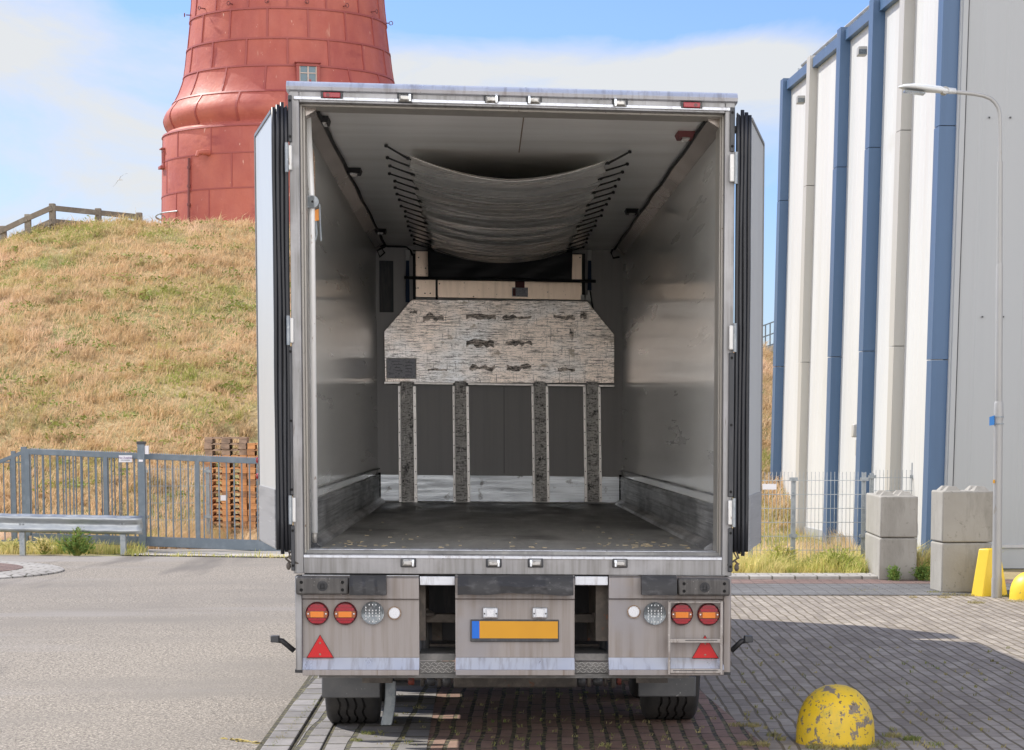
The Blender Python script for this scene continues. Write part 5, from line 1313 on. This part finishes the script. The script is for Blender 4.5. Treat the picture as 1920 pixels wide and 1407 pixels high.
fbox('drain_cover', 966, 522, 983.5, 540, M['pipe_dark'], .05, .06, ev)
fbox('hinge_plate', 1089, 553, 1096, 563, M['white_paint'], .05, .062, ev, .002); fbox('hinge_plate', 1098, 553, 1106, 563, M['white_paint'], 0, .062, None, .002)
fbox('wall_grille', 711, 489, 738, 586, M['frame_dark'], 0, .012, bevel=.003)
# big worn board with cut corners
outl = [(720, 622), (722, 718), (1152, 719), (1152, 628), (1101, 565), (772, 562)]
pts_ = [(face(x, y, LV - .07)[0], LV - .07, face(x, y, LV - .07)[1]) for x, y in outl]
m1 = MB(); m1.prism(pts_, (0, .045, 0)); bd = tb(m1, 'bulkhead_board', M['board'], bevel=.003)
m1 = MB(); zc_ = face(900, 720.5, LV - .09)[1]
for (xa, xb) in ((720, 750), (776, 850), (877, 1000), (1026, 1098), (1122, 1152)):
    u0, u1 = face(xa, 720, LV - .09)[0], face(xb, 720, LV - .09)[0]; m1.box(u0, u1, LV - .10, LV - .02, zc_ - .012, zc_ + .012)
tb(m1, 'board_lip', M['batten_edge'], bd, bevel=.004)
for (x0, y0, x1, y1) in ((793, 586, 832, 606), (874, 588, 930, 600), (942, 588, 996, 602), (1038, 590, 1078, 602), (874, 636, 926, 653), (948, 636, 998, 650), (880, 682, 928, 698), (950, 682, 996, 697), (802, 690, 838, 698), (768, 578, 782, 592), (1088, 583, 1100, 599), (1046, 688, 1078, 698), (1068, 612, 1076, 640)):
    m1 = MB(); r4 = random.Random(x0); n5 = 9; pp = []
    for k in range(n5):
        x = x0 + (x1 - x0) * k / (n5 - 1); pp.append((x, y0 + r4.uniform(0, .45) * (y1 - y0)))
    for k in range(n5):
        x = x1 - (x1 - x0) * k / (n5 - 1); pp.append((x, y1 - r4.uniform(0, .45) * (y1 - y0)))
    q = [(face(x, y, LV - .071)[0], LV - .0712, face(x, y, LV - .071)[1]) for x, y in pp]
    m1.prism(q, (0, .0008, 0)); tb(m1, 'scuff_mark', M['board_patch'], bd)
pl = fbox('info_plate', 724, 671, 781, 711, M['ivory'], .068, .074, bd); fbox('plate_face', 725.5, 672.5, 779.5, 709.5, M['grey_plate'], .074, .0755, pl)
for k in range(5):
    fbox('plate_line', 734 + 3 * k, 677 + k * 6, 750 + 4 * (k % 2), 678 + k * 6, M['frame_dark'], .0755, .0765, pl); fbox('plate_line', 760, 679 + k * 6, 772, 680 + k * 6, M['frame_dark'], .0755, .0765, pl)
# front kick plate and battens
kb = fbox('front_kick_plate', 712, 890, 1167, 943, M['kick_back'], 0, .02, bevel=.002)
for y_ in (897, 903, 921, 926): fbox('plate_rib', 713, y_, 1166, y_ + 1.8, M['kick_back'], .02, .027, kb)
for (xl, xr, xbl, xbr) in ((746, 780, 748, 783), (848, 879, 850, 882), (996, 1028, 999, 1031), (1093, 1126, 1096, 1129)):
    m1 = MB(); u0, zt_ = face(xl, 724, LV - .03); u1, _ = face(xr, 724, LV - .03); u2, zb_ = face(xbl, 942, LV - .03); u3, _ = face(xbr, 942, LV - .03)
    m1.hexa([(u2, LV - .035, zb_), (u3, LV - .035, zb_), (u3, LV, zb_), (u2, LV, zb_)], [(u0, LV - .035, zt_), (u1, LV - .035, zt_), (u1, LV, zt_), (u0, LV, zt_)])
    bt = tb(m1, 'wall_batten', M['batten_edge'], bevel=.002)
    m1 = MB(); f_ = .17; a_, c_ = u0 + (u1 - u0) * f_, u1 - (u1 - u0) * f_; e_, g2 = u2 + (u3 - u2) * f_, u3 - (u3 - u2) * f_; zt2 = zt_ + .045
    m1.hexa([(e_, LV - .108, zb_ + .01), (g2, LV - .108, zb_ + .01), (g2, LV - .034, zb_ + .01), (e_, LV - .034, zb_ + .01)], [(a_, LV - .108, zt2), (c_, LV - .108, zt2), (c_, LV - .034, zt2), (a_, LV - .034, zt2)])
    tb(m1, 'batten_face', M['batten'], bt, bevel=.003)
    for side_ in (.075, .925):
        for k in range(9):
            m1 = MB()
            t_ = .06 + .9 * k / 8; uu = (u0 + (u1 - u0) * side_) * (1 - t_) + (u2 + (u3 - u2) * side_) * t_; z_ = zt_ + (zb_ - zt_) * t_
            m1.lathe([(0, LV - .039), (.005, LV - .039), (.005, LV - .034), (0, LV - .034)], (uu, 0, z_), 8, axis='y'); tb(m1, 'screw', M['black'], bt)
m1 = MB(); 
for px in (945,): u_, z1_ = face(px, 726, LV); _, z0_ = face(px, 888, LV); m1.box(u_ - .002, u_ + .002, LV - .003, LV + .001, z0_, z1_)
tb(m1, 'wall_joint', M['hole'], fw)
for (xx) in (uwL + .018, uwR - .018):
    m1 = MB(); m1.box(xx - .012, xx + .012, LV - .034, LV - .001, zF, zk + .02); tb(m1, 'corner_gap', M['hole'], fw)
m1 = MB(); m1.tube([(face(722, 462, LV)[0], LV - .03, face(722, 462, LV)[1]), (face(727, 463, LV)[0], LV - .03, face(727, 463, LV)[1]), (face(762, 464, LV)[0], LV - .03, face(762, 464, LV)[1]), (face(770, 470, LV)[0], LV - .03, face(770, 470, LV)[1]), (face(774, 480, LV)[0], LV - .05, face(774, 480, LV)[1])], .009, 6); tb(m1, 'conduit', M['black'], fw)
m1 = MB(); m1.tube([(face(1106, 545, LV)[0], LV - .03, face(1106, 545, LV)[1]), (face(1109, 565, LV)[0], LV - .03, face(1109, 565, LV)[1]), (face(1112, 580, LV)[0], LV - .03, face(1112, 580, LV)[1])], .009, 6); tb(m1, 'conduit', M['black'], fw)

# straw on the floor
rn = random.Random(77); m1 = MB()
def straw(u, v, L_, a):
    du, dv = math.cos(a) * L_ / 2, math.sin(a) * L_ / 2; w = .0035
    m1.hexa([(u - du, v - dv, zF + .001), (u - du, v - dv + w, zF + .001), (u - du, v - dv + w, zF + .005), (u - du, v - dv, zF + .005)], [(u + du, v + dv, zF + .001), (u + du, v + dv + w, zF + .001), (u + du, v + dv + w, zF + .005), (u + du, v + dv, zF + .005)])
for k in range(110):
    z = rn.random()
    if z < .4: u, v = rn.gauss(.86, .14), rn.gauss(.9, .35)
    elif z < .65: u, v = rn.gauss(-.95, .16), abs(rn.gauss(.5, .5)) + .2
    else: u, v = rn.uniform(-1.0, 1.1), rn.uniform(.2, 4.5) * rn.random() + .3
    if abs(u) < 1.12 and .2 < v: straw(u, v, rn.uniform(.006, .035), rn.gauss(0, .5))
so = m1.build('straw_litter', M['straw'], xf=T); tag(so, 'bits of straw scattered over the dark cargo floor', 'straw', kind='stuff')

# load bar standing in the opening at the left
vb = .30
lb = thing('load_bar', T((face(588, 1025, vb)[0], vb, zF)), 'white telescopic load bar with orange ratchet standing upright inside the left edge', 'load bar')
def lbm(mb, name, m, par=None, **k): return mb.build(name, m, par or lb, xf=T, **k)
def f3b(px, py, v=vb): u, z = face(px, py, v); return (u, v, z)
m1 = MB(); m1.tube([f3b(590, 999), f3b(584.5, 380), f3b(577, 212)], .0185, 14); lbm(m1, 'bar_tube', M['barwhite'], smooth='all')
m1 = MB(); m1.tube([f3b(590, 1018), f3b(590, 996)], .0145, 14); lbm(m1, 'inner_tube', M['ivory'], smooth='all')
m1 = MB(); m1.lathe([(.0, .0), (.035, .0), (.035, .008), (.018, .02), (.012, .03)], (f3b(590, 1023)[0], vb, zF + .002), 16); lbm(m1, 'foot', M['frame_dark'], smooth=True)
m1 = MB(); u, _, z = f3b(580, 208); m1.box(u - .035, u + .06, vb - .05, vb + .05, z, z + .03); lbm(m1, 'top_pad', M['black'])
u, _, z = f3b(587, 380); m1 = MB(); m1.lathe([(0, -.03), (.036, -.03), (.036, .02), (0, .02)], (u, vb - .02, z), 20, axis='y'); m1.box(u - .036, u + .01, vb - .05, vb, z - .034, z + .034); rt = lbm(m1, 'ratchet', M['galv'], smooth=True)
m1 = MB(); m1.lathe([(0, -.055), (.007, -.055), (.007, -.05), (0, -.05)], (u, vb, z), 10, axis='y'); lbm(m1, 'pivot', M['black'], rt)
m1 = MB(); m1.hexa([f3b(588, 395), f3b(599, 391), f3b(601, 413), f3b(588, 415)], [tuple(Vector(f3b(588, 395)) + Vector((0, .03, 0))), tuple(Vector(f3b(599, 391)) + Vector((0, .03, 0))), tuple(Vector(f3b(601, 413)) + Vector((0, .03, 0))), tuple(Vector(f3b(588, 415)) + Vector((0, .03, 0)))]); lbm(m1, 'orange_grip', M['orange'], rt)
m1 = MB(); m1.tube([f3b(599, 383), f3b(600, 415), f3b(602, 452)], .0055, 6); m1.tube([f3b(592, 415), f3b(594, 440), f3b(591, 452)], .006, 6); lbm(m1, 'handle', M['galv'], rt)
m1 = MB(); m1.tube([f3b(589, 374, vb + .03), f3b(588.5, 300, vb + .03), f3b(585, 280, vb + .03)], .008, 8); lbm(m1, 'rack_rod', M['bronze'], rt)

# ---- rear bumper assembly
V = -.03
zmid = face(960, 1262)[1]
def rb(name, x0, y0, x1, y1, m, v0_, v1_, par=None, bevel=0): m1 = MB(); quadbox(m1, x0, y0, x1, y1, v0_, v1_, v0_); return tb(m1, name, m, par, bevel=bevel)
def panel(x0, x1, dent=False):
    """bumper section: top cap, face, sloped foot"""
    u0 = face(x0, 1170)[0]; u1 = face(x1, 1170)[0]
    zt_ = face((x0 + x1) / 2, 1080)[1]; z1_ = face((x0 + x1) / 2, 1123)[1]; z2_ = face((x0 + x1) / 2, 1234)[1]; z3_ = face((x0 + x1) / 2, 1254)[1]; z4_ = face((x0 + x1) / 2, 1261)[1]
    prf = [(.06, zt_), (-.006, zt_), (-.03, zt_ - .012), (-.032, z1_ + .004), (-.026, z1_), (-.012, z1_ - .006), (-.012, z2_ + .003)]
    m1 = MB(); m1.prism([(u0, p[0], p[1]) for p in prf + [(.06, z2_ + .003)]], (u1 - u0, 0, 0)); o = tb(m1, 'bumper_panel', M['panel'])
    m1 = MB(); m1.prism([(u0, p[0], p[1]) for p in [(.05, z2_ + .002), (-.012, z2_ + .002), (-.065, z3_), (.05, z3_)]], (u1 - u0, 0, 0)); tb(m1, 'bumper_foot', M['bright'], o)
    m1 = MB(); m1.box(u0, u1, -.066, .05, z4_ - .012, z3_ - .001); tb(m1, 'bumper_lip', M['panel'], o, bevel=.003)
    m1 = MB(); m1.hexa([(u0, .05, zt_ + .001), (u1, .05, zt_ + .001), (u1, .05, zt_ + .004), (u0, .05, zt_ + .004)], [(u0, -.008, zt_ + .001), (u1, -.008, zt_ + .001), (u1, -.008, zt_ + .004), (u0, -.008, zt_ + .004)]); tb(m1, 'cap_strip', M['bright'], o)
    return o
pL = panel(568, 786); pC = panel(854, 1077); pR = panel(1141, 1356)
# gap caps
for (x0, x1) in ((787, 853), (1078, 1140)): rb('gap_cap', x0, 1081, x1, 1098, M['bright'], -.02, .05, None, .003)
# end posts
rb('end_post', 553, 1080, 567.5, 1258, M['alu'], -.045, .10, None, .006); rb('end_post', 1357, 1083, 1370, 1262, M['panel'], -.045, .10, None, .006)
rb('end_foot', 553, 1256, 567, 1262, M['rubber'], -.044, .09); rb('end_foot', 1357, 1260, 1370, 1266, M['rubber'], -.044, .09)
# rubber buffers
for (x0, x1, y0, y1, flip) in ((554, 653, 1082, 1116, 0), (1272, 1369, 1085, 1118, 1)):
    bb = rb('buffer_block', x0, y0, x1, y1, M['bumperblock'], -.115, -.032, None, .012)
    m1 = MB()
    for (fx, fy) in ((.11, .30), (.89, .30), (.11, .72), (.89, .72)):
        u_, z_ = face(x0 + (x1 - x0) * fx, y0 + (y1 - y0) * fy, -.115); m1.lathe([(0, -.1165), (.0095, -.1165), (.0095, -.112), (0, -.112)], (u_, 0, z_), 14, axis='y')
    tb(m1, 'bolt_holes', M['hole'], bb)
    u_, z_ = face((x0 + x1) / 2 + 1, (y0 + y1) / 2, -.115)
    m1 = MB(); m1.lathe([(.026, -.1175), (.030, -.1175), (.030, -.112), (.026, -.112)], (u_, 0, z_), 28, axis='y'); m1.box(u_ - .013, u_ - .006, -.1175, -.112, z_ - .014, z_ + .008); m1.box(u_ + .005, u_ + .012, -.1175, -.112, z_ - .014, z_ + .016); m1.box(u_ - .016, u_ + .016, -.1175, -.112, z_ - .018, z_ - .012); m1.prism([(u_ - .014, -.1175, z_ + .006), (u_ + .006, -.1175, z_ + .006), (u_ + .002, -.1175, z_ + .018)], (0, .005, 0))
    tb(m1, 'moulded_emblem', M['rubber'], bb)
for (x0, x1) in ((655, 724), (858, 1075), (1203, 1269)):
    m1 = MB(); u0 = face(x0, 1095, -.1)[0]; u1 = face(x1, 1095, -.1)[0]; xm = (x0 + x1) / 2; za = face(xm, 1080, -.08)[1]; zb_ = face(xm, 1100, -.1)[1]; zc_ = face(xm, 1116, -.1)[1]
    n6 = 24; vs = []; wide = x1 - x0 > 100
    for k in range(n6 + 1):
        t_ = k / n6; u_ = u0 + (u1 - u0) * t_; arch = .012 * math.exp(-((t_ - .52) / .22) ** 2) if wide else 0
        wob = (.0025 if wide else .0008) * math.sin(k * .8)
        for (v_, z_) in ((-.033, za + .002), (-.085, za - .002 + wob * .3), (-.125, zb_ + wob), (-.122, zc_ + arch * 1.0 + wob), (-.033, zc_ + arch * .6)): vs.append((u_, v_, z_))
    fs = [(k * 5 + j, k * 5 + (j + 1) % 5, (k + 1) * 5 + (j + 1) % 5, (k + 1) * 5 + j) for k in range(n6) for j in range(5)] + [(4, 3, 2, 1, 0), tuple(n6 * 5 + j for j in range(5))]
    m1.add(vs, fs); tb(m1, 'rubber_bumper', M['rubber'], smooth=True)

# tail lamps
def round_lamp(px, py, r_px):
    u, z = face(px, py, -.02); r = r_px / 322.0; m1 = MB()
    m1.lathe([(0, -.045), (r * .86, -.043), (r * .96, -.036), (r, -.02), (r, -.008), (0, -.008)], (u, 0, z), 36, axis='y'); h_ = tb(m1, 'tail_lamp', M['lens_dark'], smooth=True)
    def cap_strip(name, z0, z1, m, out=-.0475, half=None):
        m2 = MB(); pp = []
        rr = r * .88
        z0 = max(-rr * .999, z0 * r); z1 = min(rr * .999, z1 * r)
        n7 = 10; L_ = []; R_ = []
        for k in range(n7 + 1):
            zz = z0 + (z1 - z0) * k / n7; w = math.sqrt(max(0, rr * rr - zz * zz)); w = min(w, half * r) if half else w
            L_.append((u - w, out, z + zz)); R_.append((u + w, out, z + zz))
        m2.prism(L_ + R_[::-1], (0, .01, 0)); return tb(m2, name, m, h_)
    cap_strip('red_lens', .24, .50, M['lens_red'], half=.72); cap_strip('red_lens', .52, .78, M['lens_red'], -.0465, half=.55)
    cap_strip('red_lens', -.56, -.38, M['lens_red'], half=.72); cap_strip('red_lens', -.80, -.59, M['lens_red'], -.0465, half=.58)
    cap_strip('side_lens', -.32, .20, M['lens_amber_dark']); cap_strip('amber_lens', -.30, .19, M['lens_amber'], -.050, half=.55)
    m2 = MB()
    for s_ in (-1, 1): m2.lathe([(0, -.0505), (.0045, -.0505), (.0045, -.045), (0, -.045)], (u + s_ * r * .74, 0, z - .0), 8, axis='y')
    tb(m2, 'lamp_screws', M['chrome'], h_)
for px, py in ((595, 1150.5), (647.5, 1150.5), (1278, 1151.5), (1328.5, 1152)): round_lamp(px, py, 22)
for px, py in ((699, 1149.5), (1227.5, 1150.5)):
    u, z = face(px, py, -.02); r = 21.5 / 322; m1 = MB(); m1.lathe([(0, -.034), (r * .82, -.034), (r * .98, -.040), (r, -.03), (r, -.008), (0, -.008)], (u, 0, z), 36, axis='y'); h_ = tb(m1, 'reversing_lamp', M['lens_clear'], smooth=True)
    m1 = MB(); rr_ = random.Random(4)
    for i in range(-2, 3):
        for j in range(-3, 4):
            if math.hypot(i / 2.6, j / 3.6) < .98 and (j in (-3, -1, 0, 1, 3) or abs(i) == 2):
                m1.box(u + i * r * .29 - .0022, u + i * r * .29 + .0022, -.0385, -.033, z + j * r * .245 - .005, z + j * r * .245 + .004)
    tb(m1, 'led_row', M['chrome'], h_)
for px, py in ((739.5, 1150), (1188.5, 1147.5)):
    u, z = face(px, py, -.02); m1 = MB(); r = 12.7 / 322; m1.lathe([(0, -.022), (r, -.022), (r, -.010), (0, -.010)], (u, 0, z), 28, axis='y'); h_ = tb(m1, 'round_reflector', M['bronze'], smooth=True)
    m1 = MB(); r = 10.6 / 322; m1.lathe([(0, -.029), (r * .9, -.028), (r, -.022), (0, -.022)], (u, 0, z), 28, axis='y'); tb(m1, 'reflector_face', M['reflector_white'], h_, smooth=True)
for tri in (((600, 1190), (626, 1234), (574.5, 1234)), ((1322, 1191), (1348, 1235), (1297, 1235))):
    cxx = sum(p[0] for p in tri) / 3; cyy = sum(p[1] for p in tri) / 3
    def tp_(p, s_, v): x, y = cxx + (p[0] - cxx) * s_, cyy + (p[1] - cyy) * s_; u, z = face(x, y, v); return (u, v, z)
    m1 = MB(); m1.prism([tp_(p, 1.0, -.019) for p in tri], (0, .008, 0)); t_ = tb(m1, 'warning_triangle', M['lens_dark'])
    m1 = MB(); m1.prism([tp_(p, .93, -.026) for p in tri], (0, .008, 0)); tb(m1, 'triangle_face', M['reflector_red'], t_)
    m1 = MB()
    for fy in (-.30, .18):
        u, z = face(cxx, cyy + fy * 44, -.028); m1.lathe([(0, -.0285), (.006, -.0285), (.006, -.024), (0, -.024)], (u, 0, z), 8, axis='y')
    tb(m1, 'triangle_screws', M['bronze'], t_)
# number plate
npf = rb('number_plate', 882, 1162, 1048, 1204, M['frame_dark'], -.030, -.012, None, .004)
rb('plate_face', 899, 1165, 1046, 1197.5, M['plate_yellow'], -.033, -.029, npf); rb('plate_band', 885, 1165, 898.8, 1197.5, M['plate_blue'], -.0335, -.029, npf)
for px in (919.5, 1012.5):
    l_ = rb('plate_lamp', px - 14, 1139.5, px + 14, 1160, M['bright'], -.045, -.012, None, .008)
    rb('lamp_hood', px - 7.5, 1142, px + 7.5, 1158, M['reflector_white'], -.058, -.044, l_, .004); 
    m1 = MB()
    for s_ in (-1, 1): u_, z_ = face(px + s_ * 11, 1151, -.045); m1.lathe([(0, -.0465), (.005, -.0465), (.005, -.044), (0, -.044)], (u_, 0, z_), 8, axis='y')
    tb(m1, 'lamp_screws', M['frame_dark'], l_)
# fold-out step frame on the right
sf = MB()
for (x0, y0, x1, y1) in ((1253, 1128, 1257, 1266), (1351, 1128, 1355, 1266), (1257, 1128, 1351, 1131.5), (1257, 1198, 1351, 1206), (1257, 1254.5, 1351, 1263)):
    quadbox(sf, x0, y0, x1, y1, -.085, -.060, -.085)
sfo = tb(sf, 'step_frame', M['stepframe'], bevel=.003)
sf = MB(); quadbox(sf, 1285, 1200.5, 1345, 1202, -.0865, -.0845, -.0865); quadbox(sf, 1262, 1257, 1346, 1258.5, -.0865, -.0845, -.0865); tb(sf, 'tread_slot', M['frame_dark'], sfo)
# drip stains (thin rust runs painted on the panel metal)
for (px, y0, y1, w, m) in ((1335, 1173, 1196, 5, 'bronze'),):
    pass
# lateral marker arms
for (pts2, s_) in ((((552, 1221), (529, 1202), (508, 1199)), -1), (((1371, 1221), (1390, 1203), (1411, 1199)), 1)):
    m1 = MB(); P = [(face(x, y, .15)[0], .15, face(x, y, .15)[1]) for x, y in pts2]; m1.tube([P[0], P[1], P[2]], .016, 8); a_ = tb(m1, 'marker_arm', M['rubber'], smooth='all')
    m1 = MB(); u_, z_ = face(pts2[2][0] - s_ * 7, 1199, .12); m1.box(u_ - .024, u_ + .024, .115, .185, z_ - .019, z_ + .019); h_ = tb(m1, 'marker_lamp', M['frame_dark'], a_, bevel=.004)

# ---- under the body
ZB = face(960, 1262)[1]
m1 = MB(); quadbox(m1, 598, 1263, 1292, 1272, .02, .16, .02); tb(m1, 'underrun_beam', M['checker'])
for (x0, x1) in ((787, 853), (1078, 1141)):
    m1 = MB(); quadbox(m1, x0, 1226, x1, 1239, .03, .5, .03); tb(m1, 'step_plate', M['checker']); m1 = MB(); quadbox(m1, x0, 1241, x1, 1262.5, .022, .05, .022); tb(m1, 'step_plate', M['checker'])
    m1 = MB()
    for rr_i in range(4):
        for cc in range(10):
            px_ = x0 + 3 + cc * (x1 - x0 - 6) / 9.0 + (rr_i % 2) * 3; u_, z_ = face(px_, 1244 + rr_i * 5.2, .022); s_ = 1 if (cc + rr_i) % 2 else -1; L_ = .0085
            m1.bar((u_ - L_, .0205, z_ - L_ * s_ * .7), (u_ + L_, .0205, z_ + L_ * s_ * .7), .003, .0045, up=(0, 1, 0))
    tb(m1, 'tread_pattern', M['treadbar'])
    m1 = MB(); quadbox(m1, x0 - 2, 1152, x1 + 2, 1168, .30, .42, .30); tb(m1, 'cross_member', M['chassis'], bevel=.004)
    m1 = MB(); quadbox(m1, x0 - 3, 1208, x1 + 3, 1222, .55, .8, .55); tb(m1, 'cross_member', M['chassis'])
    m1 = MB(); xx = x1 - 14 if x0 > 900 else x0 + 12; u_, z_ = face(xx, 1152, .28); m1.lathe([(0, z_ - .01), (.055, z_ - .008), (.055, z_ + .006), (.03, z_ + .02), (.014, z_ + .022), (.014, z_ + .035), (0, z_ + .036)], (u_, .3, 0), 18); tb(m1, 'mount_plate', M['chassis'], smooth=True)
    m1 = MB(); u_, z_ = face(xx + (6 if x0 > 900 else -4), 1190, .4); m1.lathe([(0, z_ - .11), (.03, z_ - .10), (.035, z_ + .06), (.02, z_ + .10), (0, z_ + .1)], (u_, .4, 0), 14); tb(m1, 'damper', M['frame_dark'], smooth=True)
    m1 = MB(); u_, z_ = face((x0 + x1) / 2, 1200, 1.0); m1.box(u_ - .03, u_ + .03, .9, 1.0, z_ - .12, z_ + .15); tb(m1, 'hanger_bracket', M['chassis'])
m1 = MB(); 
for uu in (-.55, .55): m1.box(uu - .05, uu + .05, .10, LV, ZB + .18, zF - .10)
tb(m1, 'chassis_rail', M['chassis'])
m1 = MB(); m1.box(uoL + .05, uoR - .05, .12, LV, zF - .16, zF - .101); tb(m1, 'subfloor', M['frame_dark'])
m1 = MB(); m1.box(uoL + .1, uoR - .1, 1.02, 1.06, ZB + .10, zF - .17); tb(m1, 'dark_backing', M['frame_dark'])  # added dark sheet that keeps the bumper gaps dark, no real part
# mud flaps and brackets
uTL0 = face(615, 1340, 2.0)[0]; uTL1 = face(714, 1340, 2.0)[0]; uTR0 = face(1203, 1340, 2.0)[0]; uTR1 = face(1303, 1340, 2.0)[0]
for (x0, x1, y1, bx0, bx1, ext) in ((603, 713, 1309, 679, 736, 1), (1197, 1305, 1307, 1193, 1252, 0)):
    m1 = MB(); quadbox(m1, x0, 1268, x1, y1, 1.16, 1.18, 1.16); tb(m1, 'mud_flap', M['flap'], bevel=.008)
    m1 = MB(); quadbox(m1, bx0, 1265, bx1, 1281, 1.02, 1.06, 1.02); tb(m1, 'flap_bracket', M['chassis'])
m1 = MB(); 
for s_ in (0, 1): pass
# support strut touching the ground beside the left tyre
P0 = face(732, 1278, 1.7); P1_ = face(724, 1353, 1.7); m1 = MB(); n8 = 8; pth = []
for k in range(n8 + 1):
    t_ = k / n8; u_ = P0[0] + (P1_[0] - P0[0]) * t_ - .01 * math.sin(math.pi * t_) * -1; pth.append((u_, 1.75, P0[1] + (-.0 - P0[1]) * t_))
vs = []
for (u_, v_, z_) in pth: vs += [(u_ - .04, v_, z_), (u_ + .035, v_, z_), (u_ + .035, v_ + .03, z_), (u_ - .04, v_ + .03, z_)]
m1.add(vs, [(k * 4 + j, k * 4 + (j + 1) % 4, (k + 1) * 4 + (j + 1) % 4, (k + 1) * 4 + j) for k in range(n8) for j in range(4)] + [(3, 2, 1, 0), tuple(n8 * 4 + j for j in range(4))])
tb(m1, 'support_strut', M['galv'], bevel=.006)
# wheels: three axles
def zg(u): return -(AU.z * u)      # road height in lorry coordinates (the lorry sits on a slight camber)
RT = .49
def wheel(u0, u1, v):
    uc = (u0 + u1) / 2; hw = (u1 - u0) / 2; z0 = zg(uc) + RT; n_ = 72
    prf = [(RT * .62, -hw * .92), (RT * .80, -hw * 1.0), (RT * .93, -hw * .97), (RT * .985, -hw * .86), (RT, -hw * .74)]
    gs = [-.45, -.15, .15, .45]
    for g in gs: prf += [(RT, hw * (g - .045)), (RT - .016, hw * (g - .035)), (RT - .016, hw * (g + .035)), (RT, hw * (g + .045))]
    prf += [(RT, hw * .74), (RT * .985, hw * .86), (RT * .93, hw * .97), (RT * .80, hw * 1.0), (RT * .62, hw * .92)]
    m1 = MB(); vs = []; m_ = len(prf)
    for (r_, x_) in prf:
        for k in range(n_):
            th = 2 * math.pi * k / n_; zig = .006 * (1 if k % 4 < 2 else -1) if abs(x_) < hw * .6 and r_ > RT * .9 else 0
            zz = z0 + r_ * math.sin(th)
            if zz < zg(uc) + .002: zz = zg(uc) + .002
            vs.append((uc + x_ + zig, v + r_ * math.cos(th), zz))
    fs = [(i * n_ + k, i * n_ + (k + 1) % n_, (i + 1) * n_ + (k + 1) % n_, (i + 1) * n_ + k) for i in range(m_ - 1) for k in range(n_)]
    m1.add(vs, fs)
    w_ = thing('wheel', T((uc, v, z0)), None, None) if False else None
    t_ = tb(m1, 'wheel', M['tyre'], smooth=True)
    m1 = MB(); m1.lathe([(0, -hw * .35), (RT * .25, -hw * .4), (RT * .3, -hw * .2), (RT * .55, -hw * .1), (RT * .62, -hw * .92), (RT * .63, hw * .92), (RT * .5, hw * .1), (RT * .25, hw * .0), (0, hw * .1)], (uc, v, z0), 32, axis='x'); tb(m1, 'rim', M['chassis'], t_, smooth=True)
for v_ in (2.0, 3.31, 4.62):
    wheel(uTL0, uTL1, v_); wheel(uTR0, uTR1, v_)
    m1 = MB(); m1.tube([(uTL1, v_, RT), (uTR0, v_, RT)], .06, 12); tb(m1, 'axle', M['chassis'], smooth='all')
# brake chambers and lower beam seen under the bumper
for (px, col_, r_px, w_px) in ((771, 'rust', 8, 12), (792, 'chassis', 11, 8), (808, 'frame_dark', 10, 16), (824, 'chassis', 12, 8), (838, 'frame_dark', 12, 16), (1090, 'frame_dark', 12, 16), (1104, 'chassis', 12, 8), (1121, 'frame_dark', 10, 18), (1135, 'chassis', 11, 6), (1150, 'chassis', 14, 10), (1160, 'rust', 8, 10)):
    u_, z_ = face(px, 1277, 1.3); r = r_px / 300; w = w_px / 600
    m1 = MB(); m1.lathe([(0, -w), (r * .8, -w), (r, -w * .6), (r, w * .6), (r * .8, w), (0, w)], (u_, 1.3, z_), 18, axis='x'); tb(m1, 'brake_chamber', M[col_], smooth=True)
m1 = MB(); quadbox(m1, 850, 1266, 1082, 1290, 1.25, 1.40, 1.25); tb(m1, 'lower_beam', M['chassis'], bevel=.01)
m1 = MB(); quadbox(m1, 740, 1264, 1180, 1276, 1.6, 1.7, 1.6); tb(m1, 'lower_beam', M['chassis'])
# mud guards over wheels
for (u0, u1) in ((uTL0 - .02, uTL1 + .02), (uTR0 - .02, uTR1 + .02)):
    for v_ in (2.0, 3.31, 4.62):
        m1 = MB(); vs = []; n9 = 16
        for k in range(n9 + 1):
            a = R(12) + R(156) * k / n9; 
            for (uu, rr) in ((u0, RT + .05), (u1, RT + .05)): vs.append((uu, v_ + rr * math.cos(a), RT + rr * math.sin(a)))
        m1.add(vs, [(2 * k, 2 * k + 1, 2 * k + 3, 2 * k + 2) for k in range(n9)]); o = tb(m1, 'wheel_guard', M['flap'], smooth='all'); sm = o.modifiers.new('thickness', 'SOLIDIFY'); sm.thickness = .012
# cab ahead of the box (hidden behind it, throws the second shadow)
m1 = MB(); v0_, v1_ = LV + .55, LV + 1.25 + 0.0
m1.prism([(uoL + .03, v0_, .95), (uoL + .03, v0_, zC + .10), (uoL + .03, v0_ + .5, zC + .12), (uoL + .03, v1_ + .35, zC - .75), (uoL + .03, v1_ + .42, .6), (uoL + .03, v0_ + .2, .6)], (uoR - uoL - .06, 0, 0)); cab = tb(m1, 'cab', M['cabpaint'], bevel=.05, seg=3)
